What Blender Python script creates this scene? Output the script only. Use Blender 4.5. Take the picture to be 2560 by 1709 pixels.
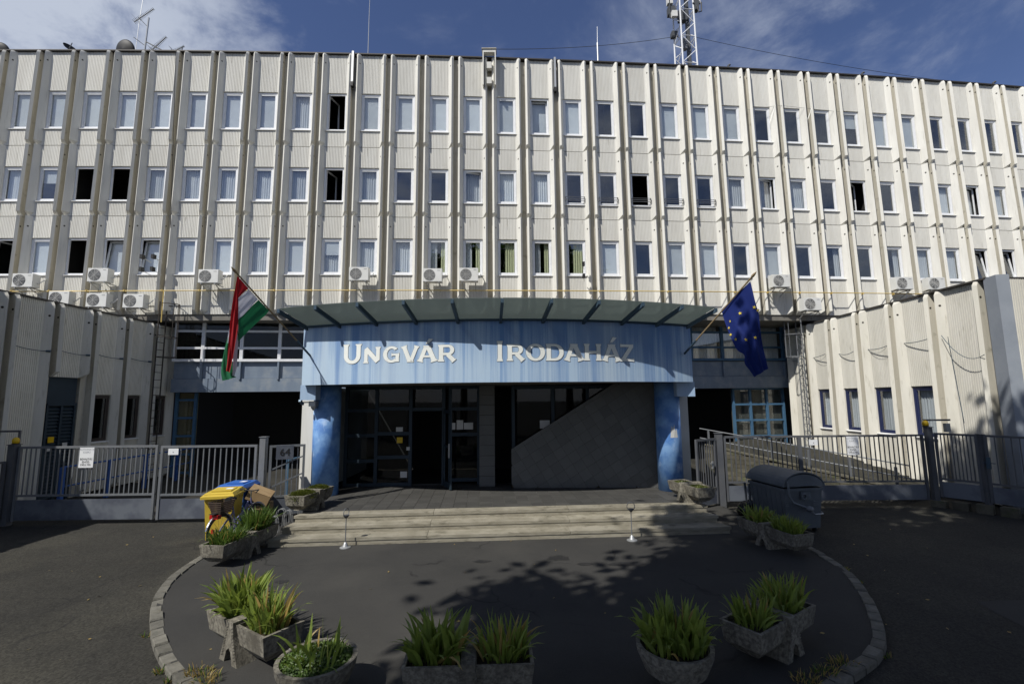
import bpy, math, random
from math import sin, cos, pi, radians, sqrt, atan2
from mathutils import Matrix, Vector
random.seed(7)
for o in list(bpy.data.objects): bpy.data.objects.remove(o)
SC = bpy.context.scene
COL = SC.collection

# ---------------------------------------------------------------- camera
F, TH, RO = 1172.87, .1213, .0098
cd = bpy.data.cameras.new('camera'); cam = bpy.data.objects.new('camera', cd); COL.objects.link(cam)
R0 = Vector((1, 0, 0)); U0 = Vector((0, -sin(TH), cos(TH))); B0 = -Vector((0, cos(TH), sin(TH)))
Rr = R0*cos(RO)-U0*sin(RO); Uu = R0*sin(RO)+U0*cos(RO)
cam.matrix_world = Matrix(((Rr.x, Uu.x, B0.x, 0), (Rr.y, Uu.y, B0.y, 0), (Rr.z, Uu.z, B0.z, 3.0), (0, 0, 0, 1)))
cd.sensor_width = 36; cd.lens = F*36/2560; cd.clip_start = .05; cd.clip_end = 3000
SC.camera = cam
# ---------------------------------------------------------------- light
SUN = Vector((.60, .645, -1.0)).normalized()
EL = math.asin(-SUN.z); AZ = atan2(-SUN.x, -SUN.y)
sd = bpy.data.lights.new('sun', 'SUN'); sd.energy = 5.0; sd.angle = radians(.5); sd.color = (1, .965, .90)
so = bpy.data.objects.new('sun', sd); COL.objects.link(so); so.rotation_euler = SUN.to_track_quat('-Z', 'Y').to_euler(); so.location = (-10, -20, 30)
W = bpy.data.worlds.new('World'); SC.world = W; W.use_nodes = True
nt = W.node_tree; N = nt.nodes; LK = nt.links; N.clear()
wo = N.new('ShaderNodeOutputWorld'); bg = N.new('ShaderNodeBackground'); LK.new(bg.outputs[0], wo.inputs[0])
sky = N.new('ShaderNodeTexSky'); sky.sky_type = 'NISHITA'; sky.sun_disc = False
sky.sun_elevation = EL; sky.sun_rotation = AZ; sky.air_density = 1.0; sky.dust_density = .4; sky.ozone_density = 1.5
bg.inputs[1].default_value = .055
tc = N.new('ShaderNodeTexCoord')
def wn(scale, detail, rough, vec, dist=0.0):
    n = N.new('ShaderNodeTexNoise'); n.inputs['Scale'].default_value = scale; n.inputs['Detail'].default_value = detail
    n.inputs['Roughness'].default_value = rough; n.inputs['Distortion'].default_value = dist; LK.new(vec, n.inputs['Vector']); return n.outputs[0]
def wm(op, a, b=None, c=None):
    n = N.new('ShaderNodeMath'); n.operation = op
    for i, v in enumerate((a, b, c)):
        if v is None: continue
        if isinstance(v, (int, float)): n.inputs[i].default_value = v
        else: LK.new(v, n.inputs[i])
    n.use_clamp = False; return n.outputs[0]
def wramp(v, a, b):
    n = N.new('ShaderNodeMapRange'); n.interpolation_type = 'SMOOTHSTEP'; LK.new(v, n.inputs[0]); n.inputs[1].default_value = a; n.inputs[2].default_value = b; return n.outputs[0]
mp = N.new('ShaderNodeMapping'); LK.new(tc.outputs['Generated'], mp.inputs[0]); mp.inputs['Scale'].default_value = (1, 1, 1.8); mp.inputs['Rotation'].default_value = (0, .25, 0)
def dmask(dirv, r0, r1):
    d = N.new('ShaderNodeVectorMath'); d.operation = 'DISTANCE'; LK.new(tc.outputs['Generated'], d.inputs[0]); d.inputs[1].default_value = Vector(dirv).normalized()
    return wramp(d.outputs['Value'], r1, r0)
cl = wn(3.2, 9, .62, mp.outputs[0], .5); cl2 = wn(9, 8, .6, mp.outputs[0], .3)
mL = dmask((-.95, .75, .72), .10, .62); mR = dmask((.66, .84, .70), .05, .42)
nse = wm('ADD', wm('MULTIPLY', cl, .7), wm('MULTIPLY', cl2, .3))
cL = wramp(wm('ADD', nse, wm('MULTIPLY', mL, .22)), .50, .70)
cR = wm('MULTIPLY', wramp(nse, .42, .66), wm('MULTIPLY', mR, .50))
sxyz = N.new('ShaderNodeSeparateXYZ'); LK.new(tc.outputs['Generated'], sxyz.inputs[0])
cBk = wm('MULTIPLY', wramp(sxyz.outputs['Y'], .25, -.35), wramp(nse, .40, .62))
cAll = wm('MAXIMUM', wm('MULTIPLY', wramp(nse, .60, .80), .35), wm('MULTIPLY', cBk, .8))
cf = wm('MINIMUM', wm('ADD', wm('ADD', wm('MULTIPLY', cL, wm('MULTIPLY_ADD', mL, .85, .12)), cR), cAll), .95)
mx = N.new('ShaderNodeMix'); mx.data_type = 'RGBA'; LK.new(cf, mx.inputs[0])
tint = N.new('ShaderNodeMix'); tint.data_type = 'RGBA'; tint.blend_type = 'MULTIPLY'; tint.inputs[0].default_value = 1
LK.new(sky.outputs[0], tint.inputs[6]); tint.inputs[7].default_value = (1.25, 1.27, 1.62, 1)
LK.new(tint.outputs[2], mx.inputs[6]); mx.inputs[7].default_value = (9.6, 10.6, 12.6, 1)
LK.new(mx.outputs[2], bg.inputs[0])
SC.view_settings.view_transform = 'Standard'; SC.view_settings.look = 'None'; SC.view_settings.gamma = 1; SC.view_settings.exposure = 0
SC.cycles.max_bounces = 6; SC.cycles.transparent_max_bounces = 12

# ---------------------------------------------------------------- materials
def mat(name, col, rough=.8, metal=0, col2=None, nscale=3, bump=0, bscale=40, spec=.4, stretch=(1, 1, 1), lo=.35, hi=.65, detail=6, coord='Object', col3=None, n3=1.0, lo3=.5, hi3=.7, st3=None, rnd=0):
    m = bpy.data.materials.new(name); m.use_nodes = True; t = m.node_tree; n = t.nodes; l = t.links
    p = n['Principled BSDF']; p.inputs['Base Color'].default_value = (*col, 1); p.inputs['Roughness'].default_value = rough; p.inputs['Metallic'].default_value = metal
    p.inputs['Specular IOR Level'].default_value = spec
    c = n.new('ShaderNodeTexCoord'); oi = n.new('ShaderNodeObjectInfo'); ofs = n.new('ShaderNodeVectorMath'); ofs.operation = 'MULTIPLY_ADD'
    l.new(oi.outputs['Random'], ofs.inputs[0]); ofs.inputs[1].default_value = (37, 23, 51); l.new(c.outputs[coord], ofs.inputs[2])
    def noise(s, st, d=detail):
        mp = n.new('ShaderNodeMapping'); l.new(ofs.outputs[0], mp.inputs[0]); mp.inputs['Scale'].default_value = st
        x = n.new('ShaderNodeTexNoise'); x.inputs['Scale'].default_value = s; x.inputs['Detail'].default_value = d; x.inputs['Roughness'].default_value = .62; l.new(mp.outputs[0], x.inputs['Vector']); return x.outputs[0]
    def rng(v, a, b):
        r = n.new('ShaderNodeMapRange'); l.new(v, r.inputs[0]); r.inputs[1].default_value = a; r.inputs[2].default_value = b; return r.outputs[0]
    if col2:
        mxn = n.new('ShaderNodeMix'); mxn.data_type = 'RGBA'; l.new(rng(noise(nscale, stretch), lo, hi), mxn.inputs[0])
        mxn.inputs[6].default_value = (*col, 1); mxn.inputs[7].default_value = (*col2, 1); out = mxn.outputs[2]
        if col3:
            m3 = n.new('ShaderNodeMix'); m3.data_type = 'RGBA'; l.new(rng(noise(n3, st3 or (1, 1, 1)), lo3, hi3), m3.inputs[0])
            l.new(out, m3.inputs[6]); m3.inputs[7].default_value = (*col3, 1); out = m3.outputs[2]
        if rnd:
            rr = n.new('ShaderNodeMapRange'); l.new(oi.outputs['Random'], rr.inputs[0]); rr.inputs[3].default_value = 1-rnd; rr.inputs[4].default_value = 1.0
            mr_ = n.new('ShaderNodeMix'); mr_.data_type = 'RGBA'; mr_.blend_type = 'MULTIPLY'; mr_.inputs[0].default_value = 1; l.new(out, mr_.inputs[6]); l.new(rr.outputs[0], mr_.inputs[7]); out = mr_.outputs[2]
        l.new(out, p.inputs['Base Color'])
    if bump:
        b = n.new('ShaderNodeBump'); b.inputs['Strength'].default_value = bump; b.inputs['Distance'].default_value = .01; l.new(noise(bscale, (1, 1, 1), 8), b.inputs['Height']); l.new(b.outputs[0], p.inputs['Normal'])
    return m
M = {}
M['panel'] = mat('painted_concrete', (.70, .688, .635), .85, 0, (.63, .615, .56), 1.6, .25, 60, stretch=(2.2, 2.2, .35), col3=(.40, .385, .33), n3=4, lo3=.58, hi3=.80, st3=(5, 5, .22), rnd=0.09)
M['joint'] = mat('bare_concrete', (.56, .53, .45), .95, 0, (.47, .445, .37), 2.0, .4, 50, stretch=(4, 4, .4), col3=(.32, .30, .24), n3=3, lo3=.58, hi3=.75, rnd=0.2)
M['groove'] = mat('groove_painted_shade', (.40, .39, .345), .95)  # groove floors coloured darker, painting in the shade of the grooves
M['hole'] = mat('hole_dark', (.03, .028, .022), 1)
M['wing'] = mat('wing_concrete', (.66, .64, .57), .88, 0, (.58, .56, .49), 1.4, .35, 50, stretch=(2.5, 2.5, .4), col3=(.38, .36, .29), n3=4, lo3=.58, hi3=.78, st3=(3, 3, .4), rnd=0.08)
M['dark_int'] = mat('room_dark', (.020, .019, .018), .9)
M['white_pvc'] = mat('white_pvc', (.78, .79, .80), .35, 0, (.70, .71, .72), 5)
M['sill'] = mat('sill_metal', (.70, .70, .69), .5)
M['roof_edge'] = mat('roof_flashing', (.055, .05, .045), .6, .2)
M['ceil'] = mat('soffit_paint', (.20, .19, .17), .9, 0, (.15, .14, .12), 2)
M['curtain'] = mat('curtain_cloth', (.78, .81, .84), .95, 0, (.60, .63, .67), 4, stretch=(14, 1, .4), rnd=0.28)
M['curtain_y'] = mat('curtain_yellow_cloth', (.62, .64, .42), .95, 0, (.48, .50, .32), 4, stretch=(14, 1, .4))
M['curtain_g'] = mat('curtain_grey_cloth', (.20, .20, .20), .95, 0, (.12, .12, .12), 4, stretch=(14, 1, .4))
def blindmat():
    m = mat('blind_slats', (.80, .84, .88), .7, 0, (.72, .76, .80), 2, rnd=.30); n = m.node_tree.nodes; l = m.node_tree.links
    c = n.new('ShaderNodeTexCoord'); w = n.new('ShaderNodeTexWave'); w.bands_direction = 'Z'; w.inputs['Scale'].default_value = 12; w.inputs['Distortion'].default_value = .3
    l.new(c.outputs['Object'], w.inputs[0]); b = n.new('ShaderNodeBump'); b.inputs['Strength'].default_value = .6; b.inputs['Distance'].default_value = .01; l.new(w.outputs[0], b.inputs['Height']); l.new(b.outputs[0], n['Principled BSDF'].inputs['Normal'])
    return m
M['blind'] = blindmat()
def glassmat(name, tint, k=1.6, base=.04, rough=.02, wob=.0):
    m = bpy.data.materials.new(name); m.use_nodes = True; n = m.node_tree.nodes; l = m.node_tree.links; n.clear()
    o = n.new('ShaderNodeOutputMaterial'); mx = n.new('ShaderNodeMixShader'); tr = n.new('ShaderNodeBsdfTransparent'); gl = n.new('ShaderNodeBsdfGlossy'); fr0 = n.new('ShaderNodeLayerWeight'); fr0.inputs[0].default_value = .5; fr = n.new('ShaderNodeMath'); fr.operation = 'POWER'; fr.inputs[1].default_value = 3.0; l.new(fr0.outputs['Facing'], fr.inputs[0])
    tr.inputs[0].default_value = (*tint, 1); gl.inputs['Roughness'].default_value = rough
    a = n.new('ShaderNodeMath'); a.operation = 'MULTIPLY_ADD'; l.new(fr.outputs[0], a.inputs[0]); a.inputs[1].default_value = k; a.inputs[2].default_value = base; a.use_clamp = True
    l.new(a.outputs[0], mx.inputs[0]); l.new(tr.outputs[0], mx.inputs[1]); l.new(gl.outputs[0], mx.inputs[2]); l.new(mx.outputs[0], o.inputs[0])
    if wob:
        c = n.new('ShaderNodeTexCoord'); x = n.new('ShaderNodeTexNoise'); x.inputs['Scale'].default_value = .9; oi = n.new('ShaderNodeObjectInfo'); va = n.new('ShaderNodeVectorMath'); va.operation = 'MULTIPLY_ADD'; va.inputs[1].default_value = (31, 17, 43); l.new(oi.outputs['Random'], va.inputs[0]); l.new(c.outputs['Object'], va.inputs[2]); l.new(va.outputs[0], x.inputs[0])
        b = n.new('ShaderNodeBump'); b.inputs['Strength'].default_value = wob; l.new(x.outputs[0], b.inputs['Height']); l.new(b.outputs[0], gl.inputs['Normal'])
    return m
M['glass'] = glassmat('window_glass', (.97, .985, .985), .55, .11, .012, .30)
M['glass_d'] = glassmat('dark_glass', (.66, .70, .72), .5, .02, .02, .04)
def canopymat():
    m = bpy.data.materials.new('canopy_glass'); m.use_nodes = True; n = m.node_tree.nodes; l = m.node_tree.links; n.clear()
    o = n.new('ShaderNodeOutputMaterial'); mx = n.new('ShaderNodeMixShader'); tr = n.new('ShaderNodeBsdfTransparent'); p = n.new('ShaderNodeBsdfPrincipled'); mx2 = n.new('ShaderNodeMixShader'); tl = n.new('ShaderNodeBsdfTranslucent')
    tr.inputs[0].default_value = (.56, .62, .61, 1); p.inputs['Base Color'].default_value = (.27, .29, .28, 1); p.inputs['Roughness'].default_value = .3; tl.inputs[0].default_value = (.33, .37, .35, 1)
    mx2.inputs[0].default_value = .5; l.new(p.outputs[0], mx2.inputs[1]); l.new(tl.outputs[0], mx2.inputs[2]); mx.inputs[0].default_value = .74
    l.new(tr.outputs[0], mx.inputs[1]); l.new(mx2.outputs[0], mx.inputs[2]); l.new(mx.outputs[0], o.inputs[0]); return m
M['canopy'] = canopymat()
def bandmat():
    m = mat('weathered_blue_paint', (.40, .52, .66), .55); n = m.node_tree.nodes; l = m.node_tree.links; p = n['Principled BSDF']
    c = n.new('ShaderNodeTexCoord'); sp = n.new('ShaderNodeSeparateXYZ'); l.new(c.outputs['Object'], sp.inputs[0])
    def noise(s, st, d=5, ro=.6):
        mp = n.new('ShaderNodeMapping'); l.new(c.outputs['Object'], mp.inputs[0]); mp.inputs['Scale'].default_value = st
        x = n.new('ShaderNodeTexNoise'); x.inputs['Scale'].default_value = s; x.inputs['Detail'].default_value = d; x.inputs['Roughness'].default_value = ro; l.new(mp.outputs[0], x.inputs['Vector']); return x.outputs[0]
    def mr(v, a, b, c0=0, c1=1):
        r = n.new('ShaderNodeMapRange'); l.new(v, r.inputs[0]); r.inputs[1].default_value = a; r.inputs[2].default_value = b; r.inputs[3].default_value = c0; r.inputs[4].default_value = c1; return r.outputs[0]
    def mth(op, a, b):
        x = n.new('ShaderNodeMath'); x.operation = op; x.use_clamp = True
        for i, v in enumerate((a, b)):
            if isinstance(v, (int, float)): x.inputs[i].default_value = v
            else: l.new(v, x.inputs[i])
        return x.outputs[0]
    s1 = noise(1.5, (1.9, 1, .035), 5, .75); s2 = noise(.5, (1, 1, .02), 3); s3 = noise(7, (2, 1, .06), 4)
    top = mr(sp.outputs['Z'], .3, 1.5, .0, .16); right = mr(sp.outputs['X'], -.5, 2.5, 0, .07)
    v = n.new('ShaderNodeMath'); v.operation = 'ADD'; l.new(s1, v.inputs[0]); l.new(top, v.inputs[1])
    v2 = n.new('ShaderNodeMath'); v2.operation = 'ADD'; l.new(v.outputs[0], v2.inputs[0]); l.new(right, v2.inputs[1])
    f = mth('MULTIPLY', mr(v2.outputs[0], .50, .70), .95); f2 = mth('MULTIPLY', mr(s3, .52, .75), .35)
    a = n.new('ShaderNodeMix'); a.data_type = 'RGBA'; l.new(f, a.inputs[0]); a.inputs[6].default_value = (.385, .515, .66, 1); a.inputs[7].default_value = (.07, .19, .44, 1)
    b = n.new('ShaderNodeMix'); b.data_type = 'RGBA'; l.new(f2, b.inputs[0]); l.new(a.outputs[2], b.inputs[6]); b.inputs[7].default_value = (.22, .33, .52, 1)
    g = n.new('ShaderNodeMix'); g.data_type = 'RGBA'; l.new(mr(s2, .4, .65, 0, .5), g.inputs[0]); l.new(b.outputs[2], g.inputs[6]); g.inputs[7].default_value = (.43, .51, .58, 1)
    l.new(g.outputs[2], p.inputs['Base Color']); return m
M['band'] = bandmat()
M['column'] = mat('column_blue_paint', (.085, .21, .50), .55, 0, (.21, .38, .66), 1.4, .35, 18, lo=.44, hi=.58, detail=9, col3=(.42, .56, .78), n3=3.2, lo3=.58, hi3=.72, st3=(1, 1, .6))
M['band_plain'] = mat('pale_blue_paint', (.36, .47, .62), .55, 0, (.30, .42, .58), 2, stretch=(3, 3, .3))
M['steel_blue'] = mat('dark_blue_steel', (.05, .085, .12), .45, .3)
M['beam_blue'] = mat('grey_blue_panel', (.19, .235, .29), .55, 0, (.15, .19, .25), 1.5, stretch=(2, 2, .5), col3=(.25, .28, .31), n3=2)
M['frame_blue'] = mat('blue_frame_paint', (.045, .11, .20), .6, 0, (.06, .14, .23), 3)
M['navy'] = mat('navy_frame_paint', (.014, .022, .075), .5)
M['brownframe'] = mat('brown_frame_paint', (.05, .04, .035), .6)
M['gal'] = mat('galvanised_steel', (.17, .178, .19), .6, .2, (.13, .14, .15), 4, stretch=(1, 1, .5))
M['gal_d'] = mat('painted_grey_steel', (.10, .105, .115), .6, .15, (.075, .08, .09), 3, col3=(.13, .13, .13), n3=1.5)
M['kick'] = mat('grey_sheet_steel', (.14, .155, .18), .5, .25, (.09, .10, .125), 1.6, lo=.42, hi=.58, detail=3)
M['bluerail'] = mat('blue_rail_paint', (.03, .09, .30), .5)
M['stone'] = mat('travertine', (.33, .305, .24), .85, 0, (.22, .20, .15), 2.2, .5, 40, stretch=(1, 1, 3), col3=(.085, .075, .05), n3=3.0, lo3=.54, hi3=.76, st3=(1, 1, 5), rnd=0.15)
M['tile'] = mat('grey_floor_tile', (.075, .073, .068), .6, 0, (.058, .057, .053), 1.2, .1, 60, rnd=0.22)
M['grout'] = mat('tile_grout', (.19, .185, .17), .95)
M['walltile'] = mat('grey_wall_tile', (.12, .122, .118), .6, 0, (.10, .103, .10), 1.5, rnd=0.16)
M['kerb'] = mat('kerb_granite', (.19, .18, .15), .92, 0, (.12, .115, .095), 9, .9, 45, col3=(.12, .11, .08), n3=2.2, lo3=.55, hi3=.72, rnd=0.35)
M['wash'] = mat('washed_concrete', (.27, .25, .20), .95, 0, (.11, .10, .08), 22, 1.0, 60, lo=.38, hi=.62, col3=(.10, .09, .07), n3=3, lo3=.5, hi3=.68, st3=(1, 1, .5), rnd=0.15)
M['soil'] = mat('soil', (.045, .035, .022), 1, 0, (.02, .017, .01), 12, .8, 30)
M['bagb'] = mat('black_plastic', (.012, .012, .013), .25, 0, bump=.6, bscale=6)
M['yellow'] = mat('yellow_plastic', (.58, .42, .05), .5, 0, (.50, .36, .04), 3)
M['yellow_d'] = mat('yellow_lamp', (.62, .40, .01), .3)
M['bluep'] = mat('blue_plastic', (.03, .12, .42), .45)
M['contain'] = mat('container_steel', (.115, .13, .145), .55, .2, (.085, .10, .115), 3, .1, 20, col3=(.14, .155, .17), n3=1.2)
M['card'] = mat('cardboard', (.36, .25, .13), .9, 0, (.30, .20, .10), 4)
M['rubber'] = mat('rubber', (.018, .018, .018), .7)
M['chrome'] = mat('chrome', (.6, .6, .62), .22, .9)
M['bikeblue'] = mat('bike_frame_paint', (.16, .16, .30), .3)
M['wicker'] = mat('brown_basket', (.06, .04, .03), .8)
M['red'] = mat('red_reflector', (.35, .01, .01), .3)
M['wood'] = mat('flagpole_wood', (.26, .19, .10), .6)
M['white'] = mat('white_print', (.72, .73, .74), .6)
M['black'] = mat('black_print', (.015, .015, .015), .6)
M['letter'] = mat('letter_mosaic', (.80, .82, .78), .5, 0, (.74, .76, .72), 3)
M['ac'] = mat('ac_casing', (.70, .70, .67), .45, 0, (.62, .62, .58), 2)
M['ac_d'] = mat('ac_grille', (.11, .11, .11), .6)
M['gas'] = mat('gas_pipe_paint', (.62, .45, .14), .45)
M['alu'] = mat('weathered_aluminium', (.42, .43, .43), .45, .6)
M['dish'] = mat('dish_grey', (.07, .075, .08), .6)
M['paper'] = mat('paper', (.50, .50, .48), .8)
M['fl_red'] = mat('flag_red', (.36, .012, .018), .85); M['fl_white'] = mat('flag_white', (.66, .66, .72), .85); M['fl_green'] = mat('flag_green', (.015, .15, .06), .85)
M['eu_blue'] = mat('flag_blue', (.009, .024, .16), .8); M['eu_gold'] = mat('flag_gold', (.62, .48, .05), .8)
for k in ('fl_red', 'fl_white', 'fl_green', 'eu_blue'):
    n = M[k].node_tree.nodes; l = M[k].node_tree.links; p = n['Principled BSDF']; t = n.new('ShaderNodeBsdfTranslucent'); t.inputs[0].default_value = p.inputs['Base Color'].default_value
    x = n.new('ShaderNodeMixShader'); x.inputs[0].default_value = .35; l.new(p.outputs[0], x.inputs[1]); l.new(t.outputs[0], x.inputs[2]); l.new(x.outputs[0], n['Material Output'].inputs[0])
def leafmat(name, c1, c2, c3):
    m = mat(name, c1, .5, 0, c2, 5, col3=c3, n3=9, lo3=.58, hi3=.75); n = m.node_tree.nodes; l = m.node_tree.links; p = n['Principled BSDF']
    t = n.new('ShaderNodeBsdfTranslucent'); t.inputs[0].default_value = (c2[0]*1.3, c2[1]*1.3, c2[2], 1)
    x = n.new('ShaderNodeMixShader'); x.inputs[0].default_value = .3; l.new(p.outputs[0], x.inputs[1]); l.new(t.outputs[0], x.inputs[2]); l.new(x.outputs[0], n['Material Output'].inputs[0]); return m
M['leaf'] = leafmat('iris_leaf', (.10, .155, .025), (.22, .28, .055), (.32, .28, .09))
M['leaf_g'] = leafmat('grass_leaf', (.045, .085, .014), (.09, .15, .025), (.12, .14, .035))
M['leaf_c'] = leafmat('creeper_leaf', (.06, .085, .014), (.11, .13, .025), (.15, .09, .03))
M['leaf_dry'] = leafmat('dry_leaf', (.30, .20, .06), (.34, .26, .09), (.20, .10, .03))
M['tree_leaf'] = leafmat('tree_leaf', (.035, .07, .02), (.05, .10, .025), (.06, .10, .03))
M['bark'] = mat('bark', (.10, .075, .05), .95, 0, (.06, .045, .03), 8, .8, 20)
def asphalt(name, c1, c2, c3, grain, gravel):
    m = mat(name, c1, .92, 0, c2, .55, .5, 110, lo=.38, hi=.62, col3=c3, n3=.33, lo3=.48, hi3=.70, detail=8, spec=.25)
    n = m.node_tree.nodes; l = m.node_tree.links; p = n['Principled BSDF']; src = p.inputs['Base Color'].links[0].from_socket
    c = n.new('ShaderNodeTexCoord')
    v = n.new('ShaderNodeTexVoronoi'); v.inputs['Scale'].default_value = grain; l.new(c.outputs['Object'], v.inputs[0])
    r = n.new('ShaderNodeMapRange'); l.new(v.outputs['Color'], r.inputs[0]); r.inputs[1].default_value = 0; r.inputs[2].default_value = 1; r.inputs[3].default_value = 1-gravel; r.inputs[4].default_value = 1+gravel
    mm = n.new('ShaderNodeMix'); mm.data_type = 'RGBA'; mm.blend_type = 'MULTIPLY'; mm.inputs[0].default_value = 1; l.new(src, mm.inputs[6]); l.new(r.outputs[0], mm.inputs[7])
    # cracks
    mp = n.new('ShaderNodeMapping'); l.new(c.outputs['Object'], mp.inputs[0])
    nz = n.new('ShaderNodeTexNoise'); nz.inputs['Scale'].default_value = 1.2; nz.inputs['Detail'].default_value = 6; l.new(c.outputs['Object'], nz.inputs['Vector'])
    ad = n.new('ShaderNodeMix'); ad.data_type = 'RGBA'; ad.blend_type = 'LINEAR_LIGHT'; ad.inputs[0].default_value = .35; l.new(mp.outputs[0], ad.inputs[6]); l.new(nz.outputs['Color'], ad.inputs[7])
    vo = n.new('ShaderNodeTexVoronoi'); vo.feature = 'DISTANCE_TO_EDGE'; vo.inputs['Scale'].default_value = .42; l.new(ad.outputs[2], vo.inputs['Vector'])
    cr = n.new('ShaderNodeMapRange'); l.new(vo.outputs['Distance'], cr.inputs[0]); cr.inputs[1].default_value = .0; cr.inputs[2].default_value = .010; cr.inputs[3].default_value = 1; cr.inputs[4].default_value = 0
    msk = n.new('ShaderNodeTexNoise'); msk.inputs['Scale'].default_value = .9; l.new(c.outputs['Object'], msk.inputs['Vector'])
    mr2 = n.new('ShaderNodeMapRange'); l.new(msk.outputs[0], mr2.inputs[0]); mr2.inputs[1].default_value = .50; mr2.inputs[2].default_value = .62; mr2.inputs[4].default_value = .75
    mu = n.new('ShaderNodeMath'); mu.operation = 'MULTIPLY'; l.new(cr.outputs[0], mu.inputs[0]); l.new(mr2.outputs[0], mu.inputs[1])
    m2 = n.new('ShaderNodeMix'); m2.data_type = 'RGBA'; l.new(mu.outputs[0], m2.inputs[0]); l.new(mm.outputs[2], m2.inputs[6]); m2.inputs[7].default_value = (.012, .012, .012, 1)
    l.new(m2.outputs[2], p.inputs['Base Color']); return m
M['road'] = asphalt('road_asphalt', (.036, .0343, .0287), (.026, .025, .0215), (.054, .0505, .039), 48, .5)
M['island'] = asphalt('forecourt_asphalt', (.045, .0437, .0405), (.036, .0353, .0332), (.055, .053, .0475), 160, .18)
M['wallstone'] = mat('ramp_stone', (.13, .12, .09), .95, 0, (.075, .07, .05), 5, .9, 25, col3=(.08, .09, .04), n3=3, lo3=.55, hi3=.7, rnd=0.45)
M['paving'] = mat('ramp_paving', (.036, .034, .024), .9, 0, (.025, .024, .017), 2, .3, 50)

# ---------------------------------------------------------------- mesh helpers
class MB:
    def __init__(s): s.v = []; s.f = []; s.m = []; s.ms = []; s.cur = 0
    def use(s, m):
        m = M[m] if isinstance(m, str) else m
        if m not in s.ms: s.ms.append(m)
        s.cur = s.ms.index(m); return s
    def add(s, vs, fs):
        b = len(s.v); s.v += [tuple(p) for p in vs]; s.f += [tuple(b+i for i in f) for f in fs]; s.m += [s.cur]*len(fs); return s
    def box(s, x0, x1, y0, y1, z0, z1, T=None):
        vs = [Vector((x, y, z)) for x in (x0, x1) for y in (y0, y1) for z in (z0, z1)]
        if T: vs = [T @ v for v in vs]
        return s.add(vs, [(0, 1, 3, 2), (4, 6, 7, 5), (0, 4, 5, 1), (2, 3, 7, 6), (0, 2, 6, 4), (1, 5, 7, 3)])
    def bar(s, a, b, w, h=None, up=(0, 0, 1)):
        a = Vector(a); b = Vector(b); h = h or w; d = (b-a).normalized(); u = Vector(up)
        if abs(d.dot(u)) > .99: u = Vector((0, 1, 0))
        r = d.cross(u).normalized(); u = r.cross(d)
        vs = [p+r*sx*w/2+u*sz*h/2 for p in (a, b) for sx, sz in ((-1, -1), (1, -1), (1, 1), (-1, 1))]
        return s.add(vs, [(3, 2, 1, 0), (4, 5, 6, 7), (0, 1, 5, 4), (1, 2, 6, 5), (2, 3, 7, 6), (3, 0, 4, 7)])
    def tube(s, pts, r, n=8, closed=False, caps=True):
        pts = [Vector(p) for p in pts]; k = len(pts); rs = r if isinstance(r, (list, tuple)) else [r]*k; vs = []; prev = None
        for i, p in enumerate(pts):
            if closed: d = pts[(i+1) % k]-pts[i-1]
            else: d = pts[min(i+1, k-1)]-pts[max(i-1, 0)]
            d.normalize()
            if prev is None:
                u = Vector((0, 0, 1)) if abs(d.z) < .9 else Vector((1, 0, 0)); a = d.cross(u).normalized()
            else:
                a = prev-d*prev.dot(d); a.normalize()
            prev = a; b = d.cross(a)
            vs += [p+(a*cos(2*pi*j/n)+b*sin(2*pi*j/n))*rs[i] for j in range(n)]
        fs = []
        for i in range(k if closed else k-1):
            o = i*n; q = ((i+1) % k)*n
            fs += [(o+j, o+(j+1) % n, q+(j+1) % n, q+j) for j in range(n)]
        if not closed and caps: fs += [tuple(range(n-1, -1, -1)), tuple((k-1)*n+j for j in range(n))]
        return s.add(vs, fs)
    def lathe(s, prof, c=(0, 0, 0), n=24, sx=1, sy=1):
        vs = []; k = len(prof)
        for r, z in prof: vs += [(c[0]+r*cos(2*pi*j/n)*sx, c[1]+r*sin(2*pi*j/n)*sy, c[2]+z) for j in range(n)]
        fs = [(i*n+j, i*n+(j+1) % n, (i+1)*n+(j+1) % n, (i+1)*n+j) for i in range(k-1) for j in range(n)]
        if prof[0][0] > 1e-4: fs.append(tuple(range(n-1, -1, -1)))
        if prof[-1][0] > 1e-4: fs.append(tuple((k-1)*n+j for j in range(n)))
        return s.add(vs, fs)
    def prism(s, poly, z0, z1, T=None):
        n = len(poly); vs = [Vector((x, y, z0)) for x, y in poly]+[Vector((x, y, z1)) for x, y in poly]
        if T: vs = [T @ v for v in vs]
        return s.add(vs, [tuple(range(n-1, -1, -1)), tuple(range(n, 2*n))]+[(i, (i+1) % n, n+(i+1) % n, n+i) for i in range(n)])
    def quad(s, a, b, c, d): return s.add([a, b, c, d], [(0, 1, 2, 3)])
    def mesh(s, name='mesh', smooth=False):
        me = bpy.data.meshes.new(name); me.from_pydata(s.v, [], s.f)
        for m in s.ms: me.materials.append(m)
        if len(s.ms) > 1: me.polygons.foreach_set('material_index', s.m)
        if smooth:
            me.polygons.foreach_set('use_smooth', [True]*len(s.f))
        me.update(); return me
def setp(o, label=None, cat=None, group=None, kind=None):
    if label: o['label'] = label
    if cat: o['category'] = cat
    if group: o['group'] = group
    if kind: o['kind'] = kind
    return o
def link(name, me, parent=None, loc=None, rz=0, world=False, smooth=False, **kw):
    if isinstance(me, MB): me = me.mesh(name, smooth)
    o = bpy.data.objects.new(name, me); COL.objects.link(o)
    if loc is not None: o.location = loc
    if rz: o.rotation_euler = (0, 0, rz)
    if parent:
        o.parent = parent
        if world: o.matrix_parent_inverse = parent_world(parent).inverted()
    return setp(o, **kw)
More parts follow.
